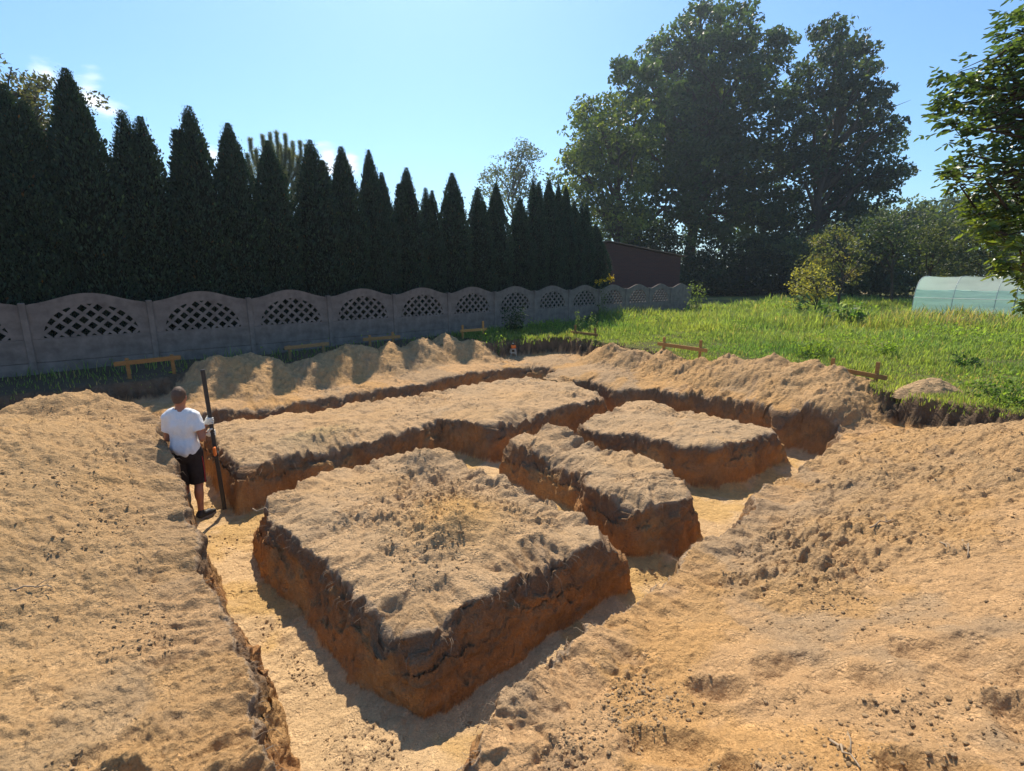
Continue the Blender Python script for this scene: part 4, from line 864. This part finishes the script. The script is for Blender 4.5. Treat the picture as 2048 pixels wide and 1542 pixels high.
man = empty('person', (MANXY[0], MANXY[1], mz), -MAZ); man.scale = MSC; tag(man, 'man in white t-shirt and dark shorts standing in the left trench with a staff', 'person')
V, Q = surface_nets(body_f, (-.42, -.32, -.02), (.50, .40, 1.80), .0105)
skin = np.tile(np.array([.36, .15, .085]), (len(V), 1)); skin *= (1+.08*fbm3(V[:, 0], V[:, 1], V[:, 2], .05, 2, 7))[:, None]
M_SKIN = mat_plain('skin', (1, 1, 1), .55, .08, 40, .15, .002, .35, True)
mesh_np('body', V, [Q], M_SKIN, man, True, {'Col': skin})
def fold(p, amp, sc=.11): return amp*fbm3(p[:, 0], p[:, 1], p[:, 2]*.6, sc, 3, 17)
def shirt_f(p):
    d = su(torso(p, .017)+[el(p, (0, -.03, 1.0), (.185, .135, .12))], .05); sl = []
    for sh, e_ in ((SHR, ELR), (SHL, ELL)):
        sh, e_ = np.array(sh), np.array(e_); m_ = sh+(e_-sh)*.60; x = rc(p, sh, m_, .064, .070); x = np.maximum(x, ((p-m_)@(e_-sh))/np.linalg.norm(e_-sh)-.01); sl.append(x)
    d = su([d]+sl, .035)+fold(p, .016)+.005*np.sin(p[:, 2]*38+8*p[:, 0])*np.clip((1.15-p[:, 2])*3, 0, 1)
    d = np.maximum(d, .86+.012*np.sin(p[:, 0]*9)-p[:, 2]); d = np.maximum(d, -(np.hypot(p[:, 0], (p[:, 1]-.015)*1.0)-.083-.9*np.clip(1.46-p[:, 2], -1, .0))*(1)+0*p[:, 2] if False else -(np.maximum(np.hypot(p[:, 0], p[:, 1]-.01)-.078, 1.462-p[:, 2])))
    return d
V, Q = surface_nets(shirt_f, (-.40, -.30, .82), (.42, .26, 1.54), .009)
M_SHIRT = mat_plain('white_cotton', (.74, .74, .74), .9, .06, 60, .25, .003, .1); mesh_np('t_shirt', V, [Q], M_SHIRT, man, True)
def shorts_f(p):
    d = [el(p, (0, -.01, .93), (.188, .142, .15))]
    for hx, ft in ((.092, FR), (-.092, FL_)):
        kn = np.array([hx*1.12, ft[1]*.5+.03, .47]); d.append(rc(p, (hx, 0, .90), kn, .112, .098))
    d = su(d, .04)+fold(p, .012, .13); d = np.maximum(d, p[:, 2]-1.0); return np.maximum(d, .475+.02*np.sin(p[:, 0]*12)-p[:, 2])
V, Q = surface_nets(shorts_f, (-.33, -.25, .42), (.33, .25, 1.03), .010)
M_SHORT = mat_plain('dark_shorts', (.035, .026, .024), .9, .25, 30, .3, .004, .1); shorts = mesh_np('shorts', V, [Q], M_SHORT, man, True)
M_RED = mat_plain('red_piping', (.35, .03, .025), .8, .1, 30, 0)
for sx in (-1, 1):
    ts = np.linspace(0, 1, 9); pts = np.stack([sx*(.196+.008*np.sin(ts*3)), -.035+0*ts, .86-.36*ts], 1); MB().tube(pts, .007, 6).build('piping', M_RED, shorts, True)
M_SHOE = mat_plain('black_shoe', (.022, .02, .02), .6, .3, 30, .3, .003, .4); M_SOLE = mat_plain('shoe_sole', (.16, .14, .12), .8, .2, 30, .1)
for ft, ang in ((FR, math.radians(38)), (FL_, math.radians(-8))):
    dv = np.array([math.sin(ang), math.cos(ang)]); c0_ = np.array([ft[0], ft[1]-.01])
    def shoe_f(p, dv=dv, c0_=c0_):
        x = (p[:, :2]-c0_)@dv; yv = (p[:, :2]-c0_)@np.array([dv[1], -dv[0]]); q = np.stack([yv, x, p[:, 2]], 1)
        d = su([rc(q, (0, -.035, .05), (0, .11, .042), .045, .044), rc(q, (0, .11, .04), (.006, .185, .034), .043, .030), rc(q, (0, -.02, .06), (0, .0, .105), .044, .042)], .03); return np.maximum(d, .012-q[:, 2])
    V, Q = surface_nets(shoe_f, (c0_[0]-.25, c0_[1]-.25, -.01), (c0_[0]+.25, c0_[1]+.25, .17), .0085); sh_ = mesh_np('shoe', V, [Q], M_SHOE, man, True)
    V, Q = surface_nets(lambda p, f=shoe_f: np.maximum(f(np.stack([p[:, 0], p[:, 1], np.maximum(p[:, 2], .03)], 1))-.004, np.abs(p[:, 2]-.008)-.016), (c0_[0]-.25, c0_[1]-.25, -.02), (c0_[0]+.25, c0_[1]+.25, .05), .007); mesh_np('sole', V, [Q], M_SOLE, sh_, True)
def calf_f(p):  # plain grey layer round the left lower leg
    an = np.array([FL_[0], FL_[1]-.01, .10]); kn = np.array([-.0966, FL_[1]*.5+.035, .40]); d = su([rc(p, kn, an, .058, .043), el(p, (kn+an)/2+np.array([0, -.02, .04]), (.060, .064, .13))], .03)+fold(p, .004, .04); return np.maximum(d, p[:, 2]-.36)
V, Q = surface_nets(calf_f, (-.24, -.15, .04), (.04, .16, .40), .009); mesh_np('sock', V, [Q], mat_plain('calf_grey', (.16, .17, .15), .95, .15, 50, .2), man, True)
def hair_f(p):
    d = su([el(p, (0, .012, 1.672), (.087, .104, .118)), rc(p, (0, -.045, 1.60), (0, -.04, 1.66), .055, .06)], .02)+.003*fbm3(p[:, 0], p[:, 1], p[:, 2], .02, 2, 9)
    cut_ = np.maximum(p[:, 1]*.9-(p[:, 2]-1.655)*1.15-.015, 1.615-p[:, 2]+.35*np.maximum(p[:, 1], -.08)); return np.maximum(d, cut_)
V, Q = surface_nets(hair_f, (-.13, -.14, 1.5), (.13, .16, 1.82), .007); mesh_np('hair', V, [Q], mat_plain('brown_hair', (.11, .066, .042), .7, .35, 120, .6, .003, .3), man, True)
# work gloves: palm, four fingers round the staff, thumb
M_GLOVE = mat_plain('white_glove', (.70, .68, .60), .9, .1, 80, .3, .002, .1)
def glove(Hc, Wc, flip):
    w = Wc-Hc; w[2] = 0; w = w/np.linalg.norm(w)                   # towards the wrist, level
    t_ = np.array([-w[1], w[0], 0])*flip; zz = np.array([0, 0, 1.]); R_ = .034
    def at(ang, z, r_=R_): return Hc+w*math.cos(ang)*r_+t_*math.sin(ang)*r_+zz*z
    parts = [rc, ]
    def f(p):
        ds = [rc(p, Wc, at(0, -.012, .05), .031, .030), rc(p, at(0, .026, .042), at(0, -.030, .042), .021, .021), rc(p, at(.5, .03, .04), at(.5, -.032, .04), .017, .016)]
        palm = su(ds, .02); fs = []
        for i, (z, ln, ra) in enumerate([(.034, 3.5, .0105), (.012, 3.75, .011), (-.011, 3.6, .0105), (-.033, 3.2, .0092)]):
            an = np.linspace(.55, ln, 5); r_i = [.040, .038, .035, .033, .032]; ch = [rc(p, at(an[j], z-.002*j, r_i[j]), at(an[j+1], z-.002*(j+1), r_i[j+1]), ra*(1-.07*j), ra*(1-.07*(j+1))) for j in range(4)]; fs.append(su(ch, .004))
        th_ = [rc(p, at(-.25, .022, .046), at(-.95, .050, .040), .0150, .0125), rc(p, at(-.95, .050, .040), at(-1.75, .060, .035), .0125, .0105)]
        return np.minimum(np.minimum.reduce(fs), su([palm, su(th_, .008)], .012))
    c = (Hc+Wc)/2; V, Q = surface_nets(f, np.minimum(Hc, Wc)-.09, np.maximum(Hc, Wc)+.09, .0042); return mesh_np('glove', V, [Q], M_GLOVE, man, True)
glove(HR, WRR.copy(), 1); glove(HL, WRL.copy(), -1)
# levelling staff (held, so a thing of its own)
up = staff_t-staff_b; Ls = np.linalg.norm(up); stf = empty('measuring_staff', staff_b-up/Ls*.0); tag(stf, 'tall black measuring staff with pale dots, held upright by the man', 'measuring staff')
q = Vector(up).to_track_quat('Z', 'Y'); stf.rotation_mode = 'QUATERNION'; stf.rotation_quaternion = q
MB().box((0, 0, Ls/2-.02), (.040, .046, Ls+.04), bev=.006).build('rod', M_BLK, stf)
M_DOT = mat_plain('pale_dot', (.6, .58, .5), .6, .1, 20, 0)
for zf_ in (.145, .78): MB().tube([(.004, -.0225, Ls*zf_), (.004, -.0255, Ls*zf_)], .014, 14).build('dot', M_DOT, stf, True)
MB().box((0, 0, Ls*.42), (.075, .065, .05), bev=.006).box((.06, -.01, Ls*.42), (.10, .03, .025), bev=.004).box((-.06, -.01, Ls*.42-.005), (.09, .022, .018), bev=.004).build('clamp', M_BLK, stf)
MB().box((.085, .0, Ls*.42+.06), (.07, .035, .11), bev=.008).build('receiver', M_ORG, stf)

# ------------------------------------------------------------------ small sand heap lying on the lawn
th_ = np.linspace(0, 2*PI, 97)[:-1]; rr_ = np.linspace(0, 1, 30); c0 = MOUND_LAWN.copy()
TT2, RR2 = np.meshgrid(th_, rr_); Rm = .50*(1+.15*vn2(np.cos(TT2)*1.5, np.sin(TT2)*1.5, 3)); xs, ys_ = RR2*Rm*np.cos(TT2)*1.25, RR2*Rm*np.sin(TT2)*.8
zz = .27*(np.clip(1-RR2, 0, 1)**1.0)-.05*np.exp(-(RR2/.15)**2)+.03*fbm2(xs, ys_, .25, 3, 4)*(1-RR2**4)+.015*fbm2(xs, ys_, .06, 2, 6)*(1-RR2**6)-.10*RR2**8
ii = np.arange(30*96).reshape(30, 96); qd = np.stack([ii[:-1], np.roll(ii[:-1], -1, 1), np.roll(ii[1:], -1, 1), ii[1:]], -1).reshape(-1, 4)[:, ::-1]
gzm = float(ground_z(c0[0], c0[1])[0][0])
o = mesh_np('sand_heap', np.stack([xs, ys_, zz], -1).reshape(-1, 3), [qd], M_EARTH, None, True, {'Col': np.tile((.46, .31, .17), (30*96, 1))}); o.location = (c0[0], c0[1], gzm); o.rotation_euler = (0, 0, .4); tag(o, 'small low heap of sand lying alone in the grass of the lawn', 'sand heap')

# ------------------------------------------------------------------ grass and weeds
def grass_blades(n, rmin, rmax, a0, a1, keep, hscale, name, base_c, dry=None):
    th = rng.uniform(math.radians(a0), math.radians(a1), n); r = rmin*(rmax/rmin)**rng.uniform(0, 1, n); x, y = r*np.sin(th), r*np.cos(th)
    zg, sg, s_, _ = ground_z(x, y); m = keep(x, y, zg, sg); x, y, zg, r = x[m], y[m], zg[m], r[m]; n = len(x)
    tall = fbm2(x, y, 1.6, 3, 301); pat = fbm2(x, y, 3.2, 3, 305); tuft = fbm2(x, y, .35, 2, 307)
    h = hscale(x, y)*np.clip(.75+.55*tall+.35*tuft, .2, 2)*rng.uniform(.55, 1.25, n); w = np.maximum(.003, .00052*r)*rng.uniform(.7, 1.5, n)
    az_ = rng.uniform(0, 2*PI, n); lean = h*rng.uniform(.15, .75, n); d = np.stack([np.cos(az_), np.sin(az_), 0*az_], 1); p_ = np.stack([-np.sin(az_), np.cos(az_), 0*az_], 1)
    b0 = np.stack([x, y, zg-.01], 1); up_ = np.array([0, 0, 1.])
    mid = b0+d*(lean*.35)[:, None]+up_*(h*.6)[:, None]; tip = b0+d*lean[:, None]+up_*h[:, None]
    V = np.stack([b0-p_*w[:, None], b0+p_*w[:, None], mid+p_*w[:, None]*.8, mid-p_*w[:, None]*.8, tip], 1).reshape(-1, 3); k = np.arange(n)*5
    q = np.stack([k, k+1, k+2, k+3], 1); t_ = np.stack([k+3, k+2, k+4], 1)
    c = np.array(base_c)*(1+.25*pat[:, None]*np.array([1.2, .6, .5]))*rng.uniform(.65, 1.35, n)[:, None]
    dr = (rng.uniform(0, 1, n) < .10+.25*np.clip(pat, 0, 1)) if dry is None else (rng.uniform(0, 1, n) < dry(x, y)); c[dr] = np.array([.42, .34, .15])*rng.uniform(.7, 1.3, dr.sum())[:, None]
    return tag(mesh_np(name, V, [q, t_], M_GRASS, None, False, {'Col': np.repeat(c, 5, 0)}), kind='stuff')
onlawn = lambda x, y, z, sg: (sg < .35) & ((x*A[0]+y*A[1] > 9.3) | (rng.uniform(0, 1, x.shape) < .08)) & ((x*FN[0]+y*FN[1]) < (FP@FN)-.03)
right_edge = lambda x, y: .35*np.exp(-(((x-16.5)/4.5)**2+((y-20)/2.5)**2))+ .085+.09*sstep(11.2, 14.5, x*A[0]+y*A[1])+.16*sstep(13, 24, y)*1.0+.12*np.exp(-(((x*FN[0]+y*FN[1])-(FP@FN)+.5)/.7)**2)
dryzone = lambda x, y: .05+.6*np.exp(-(((x-17.5)/3.2)**2+((y-20.5)/1.8)**2))+.10*np.clip(fbm2(x, y, 3, 2, 310), 0, 1)
grass_blades(430000, 7, 46, -48, 60, onlawn, right_edge, 'grass', (.245, .325, .085), dryzone)
# broad-leaved weeds growing in patches through the grass
def weeds(n, name, thr, hmax, colr, size, area, seed):
    th = rng.uniform(math.radians(-50), math.radians(60), n); r = 7*(38/7)**rng.uniform(0, 1, n); x, y = r*np.sin(th), r*np.cos(th); zg, sg, s_, _ = ground_z(x, y)
    f = fbm2(x, y, 1.7, 3, seed); m = onlawn(x, y, zg, sg) & (f > thr-area(x, y)); x, y, zg, r, f = x[m], y[m], zg[m], r[m], f[m]; n = len(x)
    hh = hmax*np.clip((f-thr)*2+.45, .3, 1.3); P = np.stack([x, y, zg+hh*rng.uniform(.15, 1, n)], 1); c = np.array(colr)*rng.uniform(.6, 1.4, n)[:, None]
    V, Fq, Cq = leaf_cards(P, np.maximum(size, .004*r)*rng.uniform(.6, 1.3, n), c, up=.8, aspect=.6); return tag(mesh_np(name, V, [Fq], M_GRASS, None, False, {'Col': Cq}), kind='stuff')
zero = lambda x, y: 0*x
weeds(90000, 'ground_weeds', .25, .30, (.23, .34, .055), .055, lambda x, y: .35*np.exp(-(((x-8)/3)**2+((y-13)/3)**2)), 331)
fence_d = lambda x, y: (FP@FN)-(x*FN[0]+y*FN[1])
weeds(50000, 'ground_weeds', .95, .42, (.09, .15, .04), .06, lambda x, y: 1.1*np.exp(-((fence_d(x, y)-.35)/.55)**2)+.95*np.exp(-((y-25-.12*x)/3.0)**2)*(x > 4), 337)
# single tall plants
def plant(label, u, v0, v1, y, wpx, n, leaf, colr, name='weed_plant', cat='plant', hi=None, stems=5, group=None):
    b = on_y(u, v0, y); zg = float(ground_z(b[0], b[1])[0][0]); t_ = on_y(u, v1, y)[2]; h = max(t_-zg, .15); w = wpx*y/F
    e = empty(name, (b[0], y, zg)); tag(e, label, cat, group); m = MB(); P, Cc = [], []
    for k in range(stems):
        a_ = rng.uniform(0, 2*PI); hh = h*rng.uniform(.6, 1.0) if k else h; tipp = np.array([math.cos(a_)*w*.5*rng.uniform(.2, 1), math.sin(a_)*w*.5*rng.uniform(.2, 1), hh]); pts = limb((tipp[0]*.2, tipp[1]*.2, -.05), tipp, 0, 6, .12)
        m.tube(pts, np.linspace(.009, .003, 6), 5, col=(.5, .7, .3))
        nn = n//stems; tt = rng.uniform(.12, 1.02, nn); i = np.minimum((tt*5).astype(int), 4); q = pts[i]+(pts[i+1]-pts[i])*(tt*5-i)[:, None]; P.append(q+rng.normal(0, 1, (nn, 3))*np.array([1, 1, .6])*w*.13*(1.2-.6*tt)[:, None])
    P = np.concatenate(P); c = np.array(colr)*rng.uniform(.6, 1.5, len(P))[:, None]
    if hi is not None: mk = rng.uniform(0, 1, len(P)) < .3; c[mk] = np.array(hi)*rng.uniform(.8, 1.2, mk.sum())[:, None]
    V, Fq, Cq = leaf_cards(P, np.full(len(P), leaf), c, up=.5, aspect=.5); m.build('stem', mat_plain_stem, e, True); mesh_np('foliage', V, [Fq], M_GRASS, e, False, {'Col': Cq}); return e
mat_plain_stem = mat_plain('green_stem', (.10, .13, .05), .8, .2, 20, .1)
plant('dark nettle clump in front of the fence behind the laser level', 1030, 690, 612, 17.5, 62, 420, .10, (.028, .055, .022), 'nettle_clump', stems=12)
plant('pale leafy weed spike at the far corner, directly behind the small batter board', 1160, 655, 618, 17.2, 22, 130, .07, (.14, .20, .07), stems=4)
plant('pale leafy weed spike just right of the one behind the small batter board', 1183, 655, 622, 17.0, 22, 120, .07, (.13, .19, .06), stems=4)
plant('bright bushy weed growing over the right end of the fence', 1388, 612, 560, 25.5, 40, 300, .12, (.13, .18, .05), stems=8)
gr = plant('goldenrod with yellow flower heads rising over the fence left of the shed', 1206, 600, 556, 22.2, 40, 160, .08, (.09, .12, .03), 'goldenrod', stems=7)
P = np.array([(.28, 0, 0), (.36, -.05, -.06), (.20, .05, -.08), (-.10, -.1, -.12), (-.3, 0, -.2)])[np.arange(110) % 5]+rng.normal(0, .07, (110, 3))+np.array([0, 0, gr.location.z*0+on_y(1206, 556, 22.2)[2]-gr.location.z]); V, Fq, Cq = leaf_cards(P, np.full(110, .075), np.tile((.75, .50, .02), (110, 1))); tag(mesh_np('flowers', V, [Fq], M_GRASS, gr, False, {'Col': Cq}), kind='stuff')
plant('small bright seedling weed standing alone left of the laser level', 998, 684, 663, 15.2, 14, 50, .06, (.16, .26, .05), stems=3)
for u, lab in [(1655, 'left large-leaved squash plant at the far lawn edge'), (1692, 'middle large-leaved squash plant with pale leaf tops at the far lawn edge'), (1722, 'right large-leaved squash plant at the far lawn edge')]:
    plant(lab, u, 640, 606, 20.5, 46, 90, .24, (.11, .20, .04), 'squash_plant', stems=6, hi=(.30, .36, .22), group='squash plants at the far lawn edge')
plant('tall maize-like plants standing behind the squash at the lawn edge', 1603, 625, 578, 23.5, 34, 90, .22, (.10, .16, .07), 'maize_plant', stems=6)
plant('dark low weed cluster on the lawn right of the last batter board', 1925, 752, 712, 10.5, 60, 220, .085, (.045, .10, .025), stems=12)
plant('yellow-green leafy weed on the lawn behind the right heaps, left one', 1625, 715, 682, 12.0, 90, 320, .085, (.19, .27, .035), stems=14, group=None)
plant('yellow-green leafy weed on the lawn behind the right heaps, right one', 1760, 712, 682, 12.2, 70, 260, .085, (.18, .27, .035), stems=12, group=None)
plant('leafy weed overhanging the dark soil bank at the right edge of the photo', 2010, 830, 770, 7.4, 130, 420, .07, (.09, .16, .03), stems=16)

# ------------------------------------------------------------------ loose crumbs of sand and fine roots
def ico():
    t = (1+5**.5)/2; v = np.array([(-1,t,0),(1,t,0),(-1,-t,0),(1,-t,0),(0,-1,t),(0,1,t),(0,-1,-t),(0,1,-t),(t,0,-1),(t,0,1),(-t,0,-1),(-t,0,1)], float); v /= np.linalg.norm(v[0])
    f = np.array([(0,11,5),(0,5,1),(0,1,7),(0,7,10),(0,10,11),(1,5,9),(5,11,4),(11,10,2),(10,7,6),(7,1,8),(3,9,4),(3,4,2),(3,2,6),(3,6,8),(3,8,9),(4,9,5),(2,4,11),(6,2,10),(8,6,7),(9,8,1)]); return v, f
def crumbs(n, smin, smax, name, seed):
    th = rng.uniform(-1.06, 1.06, n); r = 1.0*(13.)**rng.uniform(0, 1, n); x, y = r*np.sin(th), r*np.cos(th); zg, sg, s_, nr_ = ground_z(x, y)
    f = fbm2(x, y, .8, 3, 71)+.5*fbm2(x, y, .3, 2, seed); m = (sg > .6) & ((s_ > .4) | (s_ < -.3)) & (f+rng.uniform(-.5, .5, n) > .15); x, y, zg, nr_ = x[m], y[m], zg[m], nr_[m]; n = len(x)
    v, f_ = ico(); sc = smin*(smax/smin)**(rng.uniform(0, 1, n)**2.6); V = v[None]*(1+.35*rng.uniform(-1, 1, (n, 12, 1)))*sc[:, None, None]*np.stack([rng.uniform(.8, 1.3, n), rng.uniform(.8, 1.3, n), rng.uniform(.4, .75, n)], 1)[:, None]
    a_ = rng.uniform(0, 2*PI, n); ca, sa_ = np.cos(a_)[:, None], np.sin(a_)[:, None]; V = np.stack([V[..., 0]*ca-V[..., 1]*sa_, V[..., 0]*sa_+V[..., 1]*ca, V[..., 2]], -1)+np.stack([x, y, zg+sc*.25], 1)[:, None]
    c = np.array([.47, .315, .17])*rng.uniform(.75, 1.1, n)[:, None]
    return tag(mesh_np(name, V.reshape(-1, 3), [(f_[None]+12*np.arange(n)[:, None, None]).reshape(-1, 3)], M_EARTH, None, True, {'Col': np.repeat(c, 12, 0)}), kind='stuff')
crumbs(110000, .003, .014, 'loose_crumbs', 401)
# roots: hair-thin tubes hanging from the turf lip of the trench walls
zfw = wall & (t > .72) & (t < .97) & (np.hypot(X, Y) < 12); cand = np.where(zfw)[0]; pick = rng.choice(cand, 900, False); m = MB()
for i in pick:
    p = np.array([X2[i], Y2[i], zf[i]]); o_ = -np.array([gx[i], gy[i], 0]); L = rng.uniform(.02, .11)*(1.6 if rng.random() < .1 else 1); side = np.array([-o_[1], o_[0], 0])*rng.normal(0, .5)
    pts = [p-o_*.01, p+o_*L*.5+side*L*.3+np.array([0, 0, rng.uniform(-.15, .1)*L]), p+o_*L*.8+side*L*.8-np.array([0, 0, rng.uniform(.1, .9)*L])]; m.tube(pts, [.0022, .0016, .0007], 4, cap=False)
tag(m.build('roots', M_TWIG, None, True), kind='stuff')
# twigs lying or sticking out of the sand
TW = [((505, 1017), (575, 1025), .35, 'thin bare root sticking out of the left corner of the nearest soil block', None), ((20, 1180), (105, 1176), None, 'dark twig lying on the sand slope at the left edge', 0), ((1740, 1055), (1790, 1040), None, 'short twig lying on the right sand slope', 0), ((1880, 1085), (1905, 1110), None, 'dry twig on the right slope, left one of a pair', 0), ((1925, 1080), (1935, 1115), None, 'dry twig on the right slope, right one of a pair', 0), ((1660, 1480), (1720, 1535), None, 'longer dry twig near the bottom right of the photo', 0)]
for (p0, p1, z, lab, k) in TW:
    if k == 0:
        q0, q1 = on_z(*p0, -.1), on_z(*p1, -.1)
        for _ in range(6):
            q0 = on_z(*p0, float(ground_z(q0[0], q0[1])[0][0])+.012); q1 = on_z(*p1, float(ground_z(q1[0], q1[1])[0][0])+.012)
    else: q0, q1 = on_y(*p0, 4.95), on_y(*p1, 5.0)
    pts = limb(q0, q1, .06, 7, .12); o0 = q0.copy(); mm = MB().tube(pts-o0, np.linspace(.007, .003, 7), 6)
    j = pts[4]-o0; mm.tube([j, j+np.array([.03, .05, .02]), j+np.array([.05, .10, .01])], [.004, .003, .002], 5)
    o = mm.build('twig', M_TWIG, None, True); o.location = o0; tag(o, lab, 'twig', 'twigs and roots on the sand')

# ------------------------------------------------------------------ thin volume added to imitate the backlit lens veil
hm, ht, ho = newmat('lens_veil'); hv = N(ht, 'ShaderNodeVolumePrincipled'); hv.inputs['Color'].default_value = (.72, .87, 1, 1); hv.inputs['Density'].default_value = .0006; hv.inputs['Anisotropy'].default_value = .55
ht.links.new(hv.outputs[0], ho.inputs['Volume'])
hz = MB().box((0, 0, 18), (2000, 2000, 44)).build('lens_veil', hm); tag(hz, kind='stuff')
